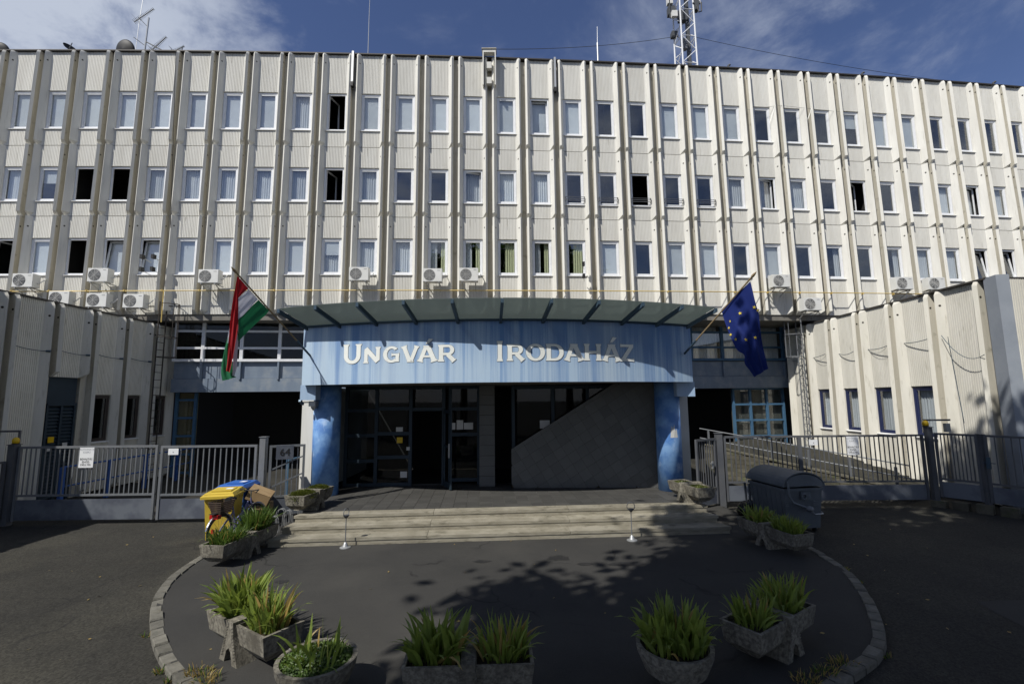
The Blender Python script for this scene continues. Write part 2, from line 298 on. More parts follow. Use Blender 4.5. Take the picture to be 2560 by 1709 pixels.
def parent_world(p):
    m = Matrix.Translation(p.location) @ p.rotation_euler.to_matrix().to_4x4()
    if p.parent: m = parent_world(p.parent) @ p.matrix_parent_inverse @ m
    return m
def empty(name, loc, label, cat, group=None, rz=0):
    o = bpy.data.objects.new(name, None); COL.objects.link(o); o.location = loc; o.rotation_euler = (0, 0, rz); o.empty_display_size = .2
    return setp(o, label, cat, group)
def kids(o): return [c for c in bpy.data.objects if c.parent == o]
def copytree(o, parent=None, loc=None, rz=None, label=None):
    c = o.copy(); COL.objects.link(c)
    if parent: c.parent = parent
    if loc is not None: c.location = loc
    if rz is not None: c.rotation_euler = (0, 0, rz)
    if label: c['label'] = label
    for k in kids(o): copytree(k, c)
    return c
def textmesh(txt, size, m, depth=.0015, align='CENTER'):
    c = bpy.data.curves.new('t', 'FONT'); c.body = txt; c.size = size; c.align_x = align; c.align_y = 'CENTER'; c.extrude = depth; c.resolution_u = 2
    o = bpy.data.objects.new('t', c); COL.objects.link(o); dg = bpy.context.evaluated_depsgraph_get(); me = bpy.data.meshes.new_from_object(o.evaluated_get(dg)); bpy.data.objects.remove(o); bpy.data.curves.remove(c)
    me.transform(Matrix.Rotation(pi/2, 4, 'X')); me.materials.clear(); me.materials.append(M[m]); return me

# ---------------------------------------------------------------- setting
RZ = -.07
g = MB().use('road'); g.quad((-600, -600, RZ), (600, -600, RZ), (600, 900, RZ), (-600, 900, RZ)); link('ground', g, kind='structure')
# kerb curve
KP = [(-5.9, 10.6), (-6.16, 9.95), (-6.02, 8.75), (-5.6, 7.7), (-4.95, 6.78), (-4.3, 6.05), (-3.6, 5.45), (-2.5, 4.75), (-1.2, 4.3), (.2, 4.18), (1.6, 4.4), (2.7, 4.85), (3.55, 5.4), (4.3, 5.9), (4.8, 6.5), (5.35, 7.45), (5.8, 8.55), (5.95, 9.85), (5.9, 10.9), (5.95, 12.2)]
def catmull(P, n=12):
    out = []
    for i in range(len(P)-1):
        p0 = P[max(i-1, 0)]; p1 = P[i]; p2 = P[i+1]; p3 = P[min(i+2, len(P)-1)]
        for j in range(n):
            t = j/n; out.append(tuple(.5*((2*p1[k])+(-p0[k]+p2[k])*t+(2*p0[k]-5*p1[k]+4*p2[k]-p3[k])*t*t+(-p0[k]+3*p1[k]-3*p2[k]+p3[k])*t**3) for k in range(len(p1))))
    out.append(P[-1]); return out
kc = catmull(KP)
def resample(P, step):
    out = [P[0]]; acc = 0
    for a, b in zip(P, P[1:]):
        d = math.dist(a, b); t = step-acc
        while t <= d:
            out.append(tuple(a[k]+(b[k]-a[k])*t/d for k in range(len(a)))); t += step
        acc = (acc+d) % step
    return out
isl = MB().use('island')
poly = [(x*.988, 10+(y-10)*.988) if y < 10.4 else (x*.988, y) for x, y in kc]+[(5.8, 13.6), (-5.8, 13.6)]
isl.prism(poly, -.3, 0.0)
link('forecourt_island', isl, kind='structure')
kerb = setp(bpy.data.objects.new('kerb', None), kind='structure'); COL.objects.link(kerb)
ks = resample(kc, .29)
cx0, cy0 = 0, 9.6
for i, (a, b) in enumerate(zip(ks, ks[1:])):
    a = Vector((*a, 0)); b = Vector((*b, 0)); d = (b-a).normalized(); nrm = Vector((-d.y, d.x, 0))
    if nrm.dot(Vector((cx0, cy0, 0))-a) < 0: nrm = -nrm
    w = .145+random.uniform(-.010, .010); zt = .018+random.uniform(-.014, .012); e = .010+random.uniform(0, .006)
    P = [a+d*e, b-d*e, b-d*e+nrm*w, a+d*e+nrm*w]
    mid = sum(P, Vector())/4
    m = MB().use('kerb'); top = [p+(mid-p)*.10 for p in P]
    vs = [Vector((p.x, p.y, RZ-.1)) for p in P]+[Vector((p.x, p.y, zt-.02)) for p in P]+[Vector((p.x, p.y, zt+random.uniform(-.006, .006))) for p in top]
    m.add(vs, [(0, 1, 5, 4), (1, 2, 6, 5), (2, 3, 7, 6), (3, 0, 4, 7), (4, 5, 9, 8), (5, 6, 10, 9), (6, 7, 11, 10), (7, 4, 8, 11), (8, 9, 10, 11)])
    link('kerb_stone', m, kerb)

# ---------------------------------------------------------------- terrace and steps
TR = .07; TO = Vector((-.1, 10.5, 0)); TM = Matrix.Translation(TO) @ Matrix.Rotation(TR, 4, 'Z')
terr = empty('entrance_terrace', TO, 'low stone stepped terrace in front of the blue entrance with worn pale treads', 'steps', rz=TR)
for k, (u0, u1) in enumerate(((-5.05, 4.95), (-4.92, 4.86), (-4.8, 4.8))):
    z = .15*(k+1); v0 = .38*k; cuts = [u0, -1.75+.03*k, 1.33+.06*k, u1]; ends = .11
    for a, b in zip(cuts, cuts[1:]):
        e = .004
        m = MB().use('stone'); yy = v0; dep = .42 if k < 2 else .36
        la = a+e; lb = b-e
        P = [(la, yy), (lb, yy), (lb-(ends if b == u1 else 0), yy+dep), (la+(ends if a == u0 else 0), yy+dep)]
        m.prism(P, z-.06, z); link('step_tread', m, terr)
    m = MB().use('stone'); m.box(u0+.03, u1-.03, v0+.014, v0+.40, z-.15, z-.062); link('riser', m, terr)
m = MB().use('grout'); m.box(-4.74, 4.74, 1.14, 4.6, .3, .436); link('tile_bed', m, terr)
tm = MB().use('tile'); tw = .315; tm.box(.004, tw-.004, .004, tw-.004, 0, .016); tme = tm.mesh('floor_tile')
for i in range(30):
    for j in range(10):
        o = link('floor_tile', tme, terr, (-4.73+i*tw, 1.13+j*tw+.02, .43+random.uniform(-.001, .001)))

# ---------------------------------------------------------------- facade panel generator
def panel_mesh(h, win, pitch=1.5, d=.22, m='panel', top=.06, width=None):
    """win=(z0,z1) opening or None; ribs splay out at both sides; grooves on the flat face"""
    s = pitch/1.5; prof = [(-.64, .10, 'o'), (-.64, None, 'n'), (-.575, None, 'n')]
    xs = [-.40]; g = -.36
    flat = [(-.43, 0)]
    while g < .37:
        flat += [(g-.010, 0), (g-.005, .014), (g+.005, .014), (g+.010, 0)]; g += .065
    flat.append((.43, 0))
    left = [(-.645, .10), (-.645, 'm'), (-.568, 'n')]; right = [(.568, 'n'), (.645, 'm'), (.645, .10)]
    P = left+flat+right; lv = [(0, .03), (.15, d+.03)]
    if win: lv += [(win[0], None), (win[1], None)]
    lv += [(h-.13, d-.02), (h-.015, d-.02-top)]
    b = MB().use(m); n = len(P); rows = []
    for z, dd in lv:
        if dd is None: dd = d+.03-.05*(z-.15)/(h-.28)
        rows.append(len(b.v))
        b.v += [(x*s, (-dd if y == 'n' else (-max(dd-.075, dd*.6) if y == 'm' else y)), z) for x, y in P]
    mi = {('l'): 0}
    for r in range(len(lv)-1):
        for i in range(n-1):
            isflat = 3 <= i < n-4
            if win and isflat and lv[r][0] == win[0]: continue
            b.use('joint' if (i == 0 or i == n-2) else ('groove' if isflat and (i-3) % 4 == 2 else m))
            b.f.append((rows[r]+i, rows[r]+i+1, rows[r+1]+i+1, rows[r+1]+i)); b.m.append(b.cur)
    b.use(m)
    b.f.append(tuple(rows[-1]+i for i in range(n))); b.m.append(b.cur)
    b.f.append(tuple(rows[0]+n-1-i for i in range(n))); b.m.append(b.cur)
    if win:
        x = .43*s
        b.use(m); w0, w1 = win; D = .11
        b.quad((-x, 0, w1), (x, 0, w1), (x*.985, D, w1-.03), (-x*.985, D, w1-.03)); b.quad((-x, 0, w0), (-x, D, w0), (x, D, w0), (x, 0, w0))
        b.quad((-x, 0, w0), (-x, 0, w1), (-x*.985, D, w1), (-x*.985, D, w0)); b.quad((x, 0, w0), (x*.985, D, w0), (x*.985, D, w1), (x, 0, w1))
    b.use('hole')
    zc = h-.47
    for sx in (-1, 1):
        # discs on flank and on outer side
        fl = Vector((-.175*s*sx*-1, 0, 0))
        A = Vector((.43*s*sx, 0, 0)); B = Vector((.568*s*sx, -(d-.02), 0)); c = A.lerp(B, .55)+Vector((0, 0, zc)); t = (B-A).normalized(); nn = Vector((t.y, -t.x, 0)) if sx > 0 else Vector((-t.y, t.x, 0))
        if nn.y > 0: nn = -nn
        for cc, tt, n2 in ((c, t, nn), (Vector((.645*s*sx, -d*.33, zc)), Vector((0, 1, 0)), Vector((sx, 0, 0)))):
            cc = cc+n2*.003; k = 8; base = len(b.v); vs = [cc+tt*cos(2*pi*j/k)*.033+Vector((0, 0, 1))*sin(2*pi*j/k)*.036 for j in range(k)]
            b.add(vs, [tuple(range(k))])
    return b.mesh('facade_panel')
# facade plan curve
def fpos(s):
    x, y = -1.6507, 19.5889; n = 24; hd = 0
    for j in range(n):
        t = s*(j+.5)/n; hd = .0573+.0023*t; x += cos(hd)*s/n; y += sin(hd)*s/n
    return x, y, .0573+.0023*s
ZB, Z2, Z1, ZT = 6.606, 10.84, 14.0, 18.35
bld = empty('office_building', (0, 20, 0), 'long cream four storey office block with ribbed concrete panels and rows of windows', 'building')
def bpart(name, mb, **kw): return link(name, mb, bld, world=True, **kw)
ROWS = [('r1', Z1, ZT-Z1, (.75, 2.52)), ('r2', Z2, Z1-Z2-.012, (.65, 2.21)), ('r3', ZB, Z2-ZB-.012, (1.68, 3.28))]
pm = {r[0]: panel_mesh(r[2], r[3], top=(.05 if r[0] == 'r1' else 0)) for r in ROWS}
S1 = 'B B B B B B B B C O B B B B B H B D D B B B D D D S B B D D D D'.split()
S2 = 'C S O O C C C C C O C D D A C C Dr Dr Or Dr Dr C A C D Oa D D C A C C'.split()
S3 = 'O L O T T L L C L M C C K K Y K Y P D L L D L D Q D Q C C t t C'.split()
def framebox(b, w, z0, z1, t, y0, y1):
    b.box(-w, w, y0, y1, z0, z0+t); b.box(-w, w, y0, y1, z1-t, z1); b.box(-w, -w+t, y0, y1, z0+t, z1-t); b.box(w-t, w, y0, y1, z0+t, z1-t); return b
WMS = {}
def winmeshes(h, s=1.0, fm='white_pvc'):
    k = (round(h, 3), s, fm)
    if k in WMS: return WMS[k]
    w = .420*s; d = {}
    d['window'] = framebox(MB().use(fm), w, .02, h-.03, .06, .05, .105).mesh('window')
    d['sash'] = framebox(MB().use(fm), w-.055, .0, h-.15, .058, -.025, .025).mesh('sash')
    d['pane'] = MB().use('glass').box(-w+.105, w-.105, -.004, .004, .05, h-.20).mesh('pane')
    sb = MB().use('sill'); sb.add([(-w-.01, .10, .03), (w+.01, .10, .03), (w+.03, -.05, -.012), (-w-.03, -.05, -.012), (-w-.01, .10, .0), (w+.01, .10, .0), (w+.03, -.05, -.035), (-w-.03, -.05, -.035)], [(0, 3, 2, 1), (4, 5, 6, 7), (3, 7, 6, 2), (0, 4, 7, 3), (1, 2, 6, 5), (0, 1, 5, 4)])
    d['sill'] = sb.mesh('sill')
    W2 = w-.055
    def curt(x0, x1, z0, z1, m, y=.22):
        b = MB().use(m); n = int((x1-x0)/.02)+2; vs = []
        for i in range(n):
            x = x0+(x1-x0)*i/(n-1); yy = y+.022*sin(x*62)+.012*sin(x*137+1); vs += [(x, yy, z0), (x+.004*sin(i), yy*1.0+.01, z1)]
        return b.add(vs, [(2*i, 2*i+2, 2*i+3, 2*i+1) for i in range(n-1)]).mesh('curtain', True)
    d['blind'] = MB().use('blind').box(-W2, W2, .17, .176, .05, h-.10).mesh('blind')
    d['blindhalf'] = MB().use('blind').box(-W2, W2, .17, .176, h*.55, h-.10).mesh('blind')
    d['C'] = curt(-W2, W2, .04, h-.1, 'curtain'); d['Chalf'] = curt(-W2, -.05, .04, h-.1, 'curtain'); d['Cright'] = curt(.08, W2, .04, h-.1, 'curtain')
    d['Y'] = curt(-.1, W2, .04, h-.1, 'curtain_y'); d['K'] = curt(-W2, W2, .04, h-.1, 'curtain_g'); d['Yr'] = curt(.12, W2, .04, h-.1, 'curtain_y')
    WMS[k] = d; return d
OPENL = {'O': 'open window showing a dark room', 'T': 'window tilted open at the top', 't': 'window tilted open at the top', 'A': 'window standing slightly ajar'}
def make_window(parent, x, y, z, rz, h, st, s=1.0, fm='white_pvc', wpar=True):
    d = winmeshes(h, s, fm)
    w = bpy.data.objects.new('window', d['window']); COL.objects.link(w); w.parent = parent; w.matrix_parent_inverse = parent_world(parent).inverted()
    w.location = (x, y, z); w.rotation_euler = (0, 0, rz)
    c0 = st[0]
    if c0 in OPENL: w['label'] = OPENL[c0]
    sa = bpy.data.objects.new('sash', d['sash']); COL.objects.link(sa); sa.parent = w
    pa = bpy.data.objects.new('pane', d['pane']); COL.objects.link(pa); pa.parent = w
    L = Vector((0, .09, .07)); R = Matrix.Identity(4)
    if c0 == 'O': px = -(.420*s-.055)*(1 if hash(round(x*3)) % 2 else -1); ang = (1.25 if px < 0 else -1.25)*(1 if len(st) < 2 or st[1] != 'a' else .45); R = Matrix.Translation((px, 0, 0)) @ Matrix.Rotation(ang, 4, 'Z') @ Matrix.Translation((-px, 0, 0))
    if c0 in 'Tt': R = Matrix.Rotation(-.13, 4, 'X')
    if c0 == 'H': R = Matrix.Rotation(-.07, 4, 'X')
    if c0 == 'A': R = Matrix.Translation((-.33*s, 0, 0)) @ Matrix.Rotation(.22, 4, 'Z') @ Matrix.Translation((.33*s, 0, 0))
    T = Matrix.Translation(L) @ R
    for q in (sa, pa): q.matrix_local = T
    si = bpy.data.objects.new('sill', d['sill']); COL.objects.link(si); si.parent = w
    def inner(nm, key):
        q = bpy.data.objects.new(nm, d[key]); COL.objects.link(q); q.parent = w; return q
    dy = .06 if c0 in 'TtHA' else 0
    q = None
    if c0 in 'BLPTH': q = inner('blind', 'blind')
    elif c0 in 'CA': q = inner('curtain', 'C')
    elif c0 == 'M': q = inner('curtain', 'C'); inner('blind', 'blindhalf').location = (0, -.05, 0)
    elif c0 == 'Y': q = inner('curtain', 'Y')
    elif c0 == 'K': q = inner('curtain', 'Chalf'); inner('curtain', 'Yr')
    elif c0 == 'Q': q = inner('curtain', 'Cright')
    elif c0 == 'S': q = inner('blind', 'blindhalf')
    if q is not None and dy: q.location = (0, dy+.1, 0)
    return w
rail_b = MB().use('gal_d')
for zz in (.17, .25, .33): rail_b.bar((-.42, -.10, zz), (.42, -.10, zz), .018)
for sx in (-.42, .42): rail_b.bar((sx, -.10, .15), (sx, -.10, .35), .02); rail_b.bar((sx, -.10, .17), (sx, .02, .17), .015); rail_b.bar((sx, -.10, .33), (sx, .02, .33), .015)
rail_me = rail_b.mesh('window_rail')
for k in range(-3, 35):
    s = (k-13)*1.5; x, y, hd = fpos(s)
    for (rn, z, h, wv), SS in zip(ROWS, (S1, S2, S3)):
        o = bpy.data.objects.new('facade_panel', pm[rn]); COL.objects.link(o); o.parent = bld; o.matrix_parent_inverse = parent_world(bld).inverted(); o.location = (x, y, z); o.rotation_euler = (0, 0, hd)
        st = SS[k] if 0 <= k < len(SS) else 'C'
        if -2 <= k <= 33:
            w = make_window(bld, x, y, z+wv[0], hd, wv[1]-wv[0], st)
            if len(st) > 1 and st[1] == 'r':
                q = bpy.data.objects.new('window_rail', rail_me); COL.objects.link(q); q.parent = w
rng = random.Random(77)
M['run'] = mat('rain_run_stain', (.40, .385, .33), .9, 0, (.50, .48, .43), 9, stretch=(6, 6, .6))
for q in range(46):
    k = rng.randrange(0, 32); x, y, hd = fpos((k-13)*1.5); (rn, z, h, wv) = ROWS[rng.randrange(3)]
    u = rng.uniform(-.36, .36); L = rng.uniform(.18, .5) if rng.random() < .6 else rng.uniform(.1, .2); w_ = rng.uniform(.008, .022); zt = z+wv[0]-.04 if rng.random() < .6 else z+h-.05
    T = Matrix.Translation((x, y, 0)) @ Matrix.Rotation(hd, 4, 'Z')
    bpart('stain', MB().use('run').add([T @ Vector(p) for p in ((u-w_, -.003, zt), (u+w_, -.003, zt), (u+w_*.3, -.003, zt-L), (u-w_*.4, -.003, zt-L*.9))], [(0, 3, 2, 1)]))
# joint backing, interior, roof
b = MB().use('joint')
for k in range(-3, 35):
    x, y, hd = fpos((k-12.5)*1.5); T = Matrix.Translation((x, y, 0)) @ Matrix.Rotation(hd, 4, 'Z'); b.box(-.14, .14, .06, .16, ZB+.02, ZT-.06, T)
bpart('joint_backing', b)
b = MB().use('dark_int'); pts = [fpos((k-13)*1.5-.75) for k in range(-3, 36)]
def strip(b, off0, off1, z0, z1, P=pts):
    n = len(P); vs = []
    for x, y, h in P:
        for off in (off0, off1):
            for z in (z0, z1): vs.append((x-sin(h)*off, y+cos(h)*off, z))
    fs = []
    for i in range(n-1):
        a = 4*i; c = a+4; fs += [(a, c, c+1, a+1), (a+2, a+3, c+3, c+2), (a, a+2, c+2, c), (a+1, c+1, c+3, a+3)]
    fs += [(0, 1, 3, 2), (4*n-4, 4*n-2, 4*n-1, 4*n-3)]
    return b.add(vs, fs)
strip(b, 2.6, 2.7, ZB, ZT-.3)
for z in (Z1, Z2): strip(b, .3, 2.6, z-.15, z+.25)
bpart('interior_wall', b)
b = MB().use('dark_int')
for k in range(-3, 35, 2):
    x, y, hd = fpos((k-12.5)*1.5); T = Matrix.Translation((x, y, 0)) @ Matrix.Rotation(hd, 4, 'Z'); b.box(-.05, .05, .3, 2.6, ZB, ZT-.4, T)
bpart('interior_partition', b)
b = MB().use('roof_edge'); strip(b, -.10, .35, ZT+.0, ZT+.05); strip(b, .2, 9, ZT-.35, ZT-.03); bpart('roof', b)
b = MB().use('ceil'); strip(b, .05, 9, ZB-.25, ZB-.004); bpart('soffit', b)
b = MB().use('dark_int'); strip(b, 8.9, 9.1, -.1, ZT-.4); bpart('rear_wall', b)
# recessed first floor: beam and windows
RA = Vector((-14.25, 19.62, 0)); RB = Vector((13.9, 22.68, 0)); rl = (RB-RA).length; rh = atan2(RB.y-RA.y, RB.x-RA.x)
TRc = Matrix.Translation(RA) @ Matrix.Rotation(rh, 4, 'Z')
def rxy(u, v, z): return TRc @ Vector((u, v, z))
b = MB().use('beam_blue'); b.box(0, rl, 0, .3, 3.42, 3.98, TRc); bpart('lower_beam', b)
ulist = []
u = 1.15
while u < rl-.2: ulist.append(u); u += 1.552
for a, c in zip([0]+ulist, ulist+[rl]):
    wx = rxy((a+c)/2, 0, 0).x
    if -5.0 < wx < 5.5: continue
    left = wx < 0
    bpart('parapet_panel', MB().use('beam_blue').box(a+.04, c-.04, .06, .2, 3.99, 4.70, TRc))
    fm = 'white_pvc' if left else 'frame_blue'
    b = MB().use(fm)
    zs = [4.72, 5.28, 6.0, 6.5] if left else [4.74, 5.36, 6.08, 6.5]; t = .07
    b.box(a+.0, c-.0, -.06, .12, zs[0]-.02, zs[0]+.09, TRc)
    for z in zs[1:]: b.box(a+.06, c-.06, .0, .12, z-.045, z+.045, TRc)
    b.box(a+.002, a+.065, -.005, .125, zs[0]+.09, zs[-1], TRc); b.box(c-.065, c-.002, -.005, .125, zs[0]+.09, zs[-1], TRc)
    w = bpart('window', b, label='wide white three row window' if left else 'blue framed window with drawn curtain')
    for z0, z1 in zip(zs, zs[1:]):
        q = MB().use('glass_d' if left else 'glass'); q.box(a+.06, c-.06, .05, .06, z0+.04, z1-.04, TRc); link('pane', q, w, world=True)
    if not left or a > 9 and False:
        q = MB().use('curtain'); n = 40; vs = []
        for i in range(n):
            xx = a+.1+(c-a-.2)*i/(n-1); vs += [rxy(xx, .3+.03*sin(xx*40), 4.8), rxy(xx, .3+.03*sin(xx*40+1), 6.4)]
        q.add(vs, [(2*i, 2*i+2, 2*i+3, 2*i+1) for i in range(n-1)]); link('curtain', q, w, world=True)
for uu in ulist:
    wx = rxy(uu, 0, 0).x
    if -5.0 < wx < 5.5: continue
    bpart('mullion', MB().use('beam_blue').box(uu-.035, uu+.035, -.05, .06, 3.93, 4.69, TRc))
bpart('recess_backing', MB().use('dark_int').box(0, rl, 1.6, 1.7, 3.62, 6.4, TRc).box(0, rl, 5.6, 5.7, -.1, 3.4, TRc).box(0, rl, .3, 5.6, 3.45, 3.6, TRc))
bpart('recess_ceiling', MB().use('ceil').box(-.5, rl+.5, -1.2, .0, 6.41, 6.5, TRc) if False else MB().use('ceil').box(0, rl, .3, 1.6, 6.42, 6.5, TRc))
# ground floor lattice glazing at both ends of the passage
def lattice(u0, u1, z0, z1, nu, zs, fm, curtain):
    b = MB().use(fm)
    us = [u0+(u1-u0)*i/nu for i in range(nu+1)]
    for uu in us: b.box(uu-.05, uu+.05, .30, .42, z0, z1, TRc)
    for z in zs: b.box(u0+.05, u1-.05, .31, .41, z-.045, z+.045, TRc)
    w = bpart('lattice_window', b)
    for a, c in zip(us, us[1:]):
        for p, q in zip(zs, zs[1:]):
            link('pane', MB().use('glass').box(a+.05, c-.05, .35, .36, p+.045, q-.045, TRc), w, world=True)
    link('curtain', MB().use(curtain).box(u0, u1, .55, .56, z0, z1, TRc), w, world=True)
M['dullyellow'] = mat('frosted_infill', (.20, .17, .09), .8)
M['dullgrey'] = mat('net_infill', (.11, .115, .10), .9, 0, (.07, .075, .07), 3, stretch=(8, 1, 1))
lattice(.10, .85, -.07, 3.4, 1, [0.1, .85, 1.6, 2.35, 3.1], 'frame_blue', 'dullyellow')
lattice(rl-3.3, rl-.75, -.07, 3.4, 3, [0.4, 1.15, 1.9, 2.65, 3.38], 'frame_blue', 'dullgrey')
for (x, y) in ((-9.5, 22), (8.9, 23.4)):
    pass

# ---------------------------------------------------------------- wings
def build_wing(label, flatx, face, y0, pitch, kinds, zt=6.2, fm='navy', ext=6):
    """face=+1: looks towards +x, -1 towards -x"""
    rz = pi/2 if face > 0 else -pi/2; s = pitch/1.5
    ymax = y0+pitch*len(kinds)
    e = empty('wing_building', (flatx, (y0+ymax)/2, RZ), label, 'building')
    P = {'plain': panel_mesh(zt, None, pitch, m='wing'), 'win': panel_mesh(zt, (1.66, 3.30), pitch, m='wing'), 'short': panel_mesh(zt-3.85, None, pitch, m='wing')}
    for i, kd in enumerate(kinds):
        yc = y0+pitch*(i+.5)
        me = P['short' if kd == 'door' else kd]
        link('facade_panel', me, e, (flatx, yc, 3.85 if kd == 'door' else 0), rz, world=True)
        if kd == 'win': make_window(e, flatx, yc, 1.66, rz, 1.64, 'C' if face < 0 else 'D', s, fm)
        if kd == 'door':
            T = Matrix.Translation((flatx, yc, 0)) @ Matrix.Rotation(rz, 4, 'Z'); w = .55*s
            fr = MB().use('frame_blue_d'); fr.box(-w, w, .12, .16, 3.0, 3.86, T); fr.box(-w, -w+.07, .06, .14, RZ, 3.0, T); fr.box(w-.07, w, .06, .14, RZ, 3.0, T); fr.box(-.035, .035, .06, .13, RZ, 3.0, T); fr.box(-w, w, .05, .13, 2.93, 3.02, T)
            d = link('door', fr, e, world=True, label='dark blue louvred double door')
            for sx in (-1, 1):
                for j in range(26):
                    z = .05+j*.11; lo = MB().use('frame_blue_d'); a0 = .04 if sx > 0 else -w+.07; a1 = w-.07 if sx > 0 else -.04
                    lo.add([T @ Vector(p) for p in ((a0, .16, z+.09), (a1, .16, z+.09), (a1, .085, z), (a0, .085, z), (a0, .165, z+.075), (a1, .165, z+.075), (a1, .09, z-.012), (a0, .09, z-.012))], [(0, 1, 2, 3), (4, 7, 6, 5), (3, 2, 6, 7)])
                    link('louvre', lo, d, world=True)
            link('door_backing', MB().use('dark_int').box(-w, w, .18, .2, RZ, 3.9, T), d, world=True)
            for (a0, z0, ww, hh, mm) in ((-.38, 1.78, .2, .18, 'yellow_d'), (-.42, 1.52, .2, .13, 'paper'), (.12, 1.60, .17, .14, 'paper')):
                link('notice', MB().use(mm).box(a0, a0+ww, .045, .05, z0, z0+hh, T), d, world=True)
    bk = MB().use('joint')
    for i in range(len(kinds)+1):
        T = Matrix.Translation((flatx, y0+pitch*i, 0)) @ Matrix.Rotation(rz, 4, 'Z'); bk.box(-.14, .14, .06, .16, RZ, zt-.05, T)
    link('joint_backing', bk, e, world=True)
    xi = flatx-face*.32; xo = flatx-face*ext
    body = MB().use('dark_int'); body.box(min(xi, xo), max(xi, xo), y0, ymax, RZ, zt-.1); 
    # thin inner wall so windows see a dark room
    body = MB().use('dark_int'); xa = flatx-face*1.5; body.box(min(xa, xo), max(xa, xo), y0+.05, ymax-.05, RZ, zt-.1)
    link('interior_wall', body, e, world=True)
    rf = MB().use('roof_edge'); x1 = flatx+face*.04; rf.box(min(x1, xo), max(x1, xo), y0-.05, ymax+.1, zt-.02, zt+.04); link('roof', rf, e, world=True)
    ends = MB().use('wing')
    for yy in (ymax+.01,): ends.box(min(flatx-face*.1, xo), max(flatx-face*.1, xo), yy, yy+.12, RZ, zt-.03)
    if face > 0: ends.box(min(flatx-face*.1, xo), max(flatx-face*.1, xo), y0-.14, y0-.01, RZ, zt-.03)
    link('end_wall', ends, e, world=True)
    return e
M['frame_blue_d'] = mat('dull_blue_paint', (.02, .036, .052), .6, 0, (.016, .03, .044), 3)
LW = build_wing('low cream wing with a louvred blue door at the left of the courtyard', -14.56, 1, 13.3-1.37*7, 1.37, ['plain']*8+['door', 'win', 'win', 'win'], fm='brownframe')
RW = build_wing('low cream wing with navy framed windows at the right of the courtyard', 13.31, -1, 12.9, 1.6, ['plain', 'win', 'win', 'win', 'win', 'plain'])
# corner of the right wing: grey blue corner pilaster and return wall
P0 = panel_mesh(6.2, None, 1.6, m='wing')
link('facade_panel', P0, RW, (14.25, 12.78, 0), .04, world=True); link('facade_panel', P0, RW, (15.87, 12.85, 0), .04, world=True); link('facade_panel', P0, RW, (17.5, 12.92, 0), .04, world=True)
M['pilaster'] = mat('pale_grey_blue_sheet', (.27, .295, .33), .55, 0, (.23, .255, .29), 1.5)
link('corner_pilaster', MB().use('pilaster').prism([(13.12, 12.42), (13.42, 12.36), (13.50, 12.62), (13.22, 12.86)], RZ, 6.22), RW, world=True)
link('end_wall', MB().use('wing').box(13.5, 19, 12.98, 13.1, RZ, 6.15).box(13.4, 19.2, 13.0, 14.0, 6.19, 6.25), RW, world=True)
b = MB().use('roof_edge'); b.prism([(13.2, 12.75), (19, 12.88), (19, 15), (13.2, 15)], 6.19, 6.24); link('roof_edge', b, RW, world=True)

# ---------------------------------------------------------------- entrance portal
OC = Vector((-.784, 24.805)); RR = 13.214
def bnd(s, z, off=0): a = s/RR; return Vector((OC.x+sin(a)*(RR+off), OC.y-cos(a)*(RR+off), z))
SL, SR = -.373*RR, .449*RR
por = empty('entrance_portal', (-.4, 13, .45), 'light blue curved entrance portal with two round blue columns and lettering', 'entrance')
def pp(name, mb, **kw): return link(name, mb, por, world=True, **kw)
b = MB().use('band'); n = 60; org = bnd(0, 3.42)
vs = []
for i in range(n+1):
    s = SL+(SR-SL)*i/n
    for off in (0, -.18):
        for z in (3.42, 4.98): vs.append(bnd(s, z, off)-org)
fs = []
for i in range(n):
    a = 4*i; c = a+4; fs += [(a, c, c+1, a+1), (a+2, a+3, c+3, c+2), (a, a+2, c+2, c), (a+1, c+1, c+3, a+3)]
fs += [(0, 1, 3, 2), (4*n, 4*n+2, 4*n+3, 4*n+1)]
b.add(vs, fs); o = link('fascia', b, por, world=True, smooth=False); o.location = org
# thin seams in the sheet metal
b = MB().use('steel_blue')
for s in (-4.2, -2.1, 0, 2.1, 4.2):
    p = bnd(s, 3.43, .002); q = bnd(s, 4.97, .002); b.bar(p, q, .006, .006)
# soffit and side walls
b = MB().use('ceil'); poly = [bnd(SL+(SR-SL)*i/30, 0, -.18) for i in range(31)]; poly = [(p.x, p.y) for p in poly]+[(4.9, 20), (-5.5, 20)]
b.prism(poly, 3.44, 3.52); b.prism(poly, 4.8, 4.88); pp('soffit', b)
pp('side_wall', MB().use('panel').box(-5.98, -5.58, 13.45, 20.3, .0, 3.41)); pp('side_wall', MB().use('panel').box(4.80, 5.12, 13.85, 21.0, 0, 3.41))
pp('side_fascia', MB().use('band_plain').box(-5.60, -5.45, 12.62, 20, 3.53, 4.79)); pp('side_fascia', MB().use('band_plain').box(4.80, 4.93, 13.0, 21, 3.53, 4.79))
pp('end_beam', MB().use('band_plain').box(-5.68, -5.27, 12.62, 13.42, 3.03, 3.43)); pp('end_beam', MB().use('band_plain').box(4.52, 5.02, 12.98, 13.8, 3.03, 3.43))
for x, y, r in ((-5.2, 13.3, .36), (4.42, 13.55, .345)):
    b = MB().use('column'); b.lathe([(r, .45), (r, 3.44)], (x, y, 0), 40); pp('column', b, smooth=True)
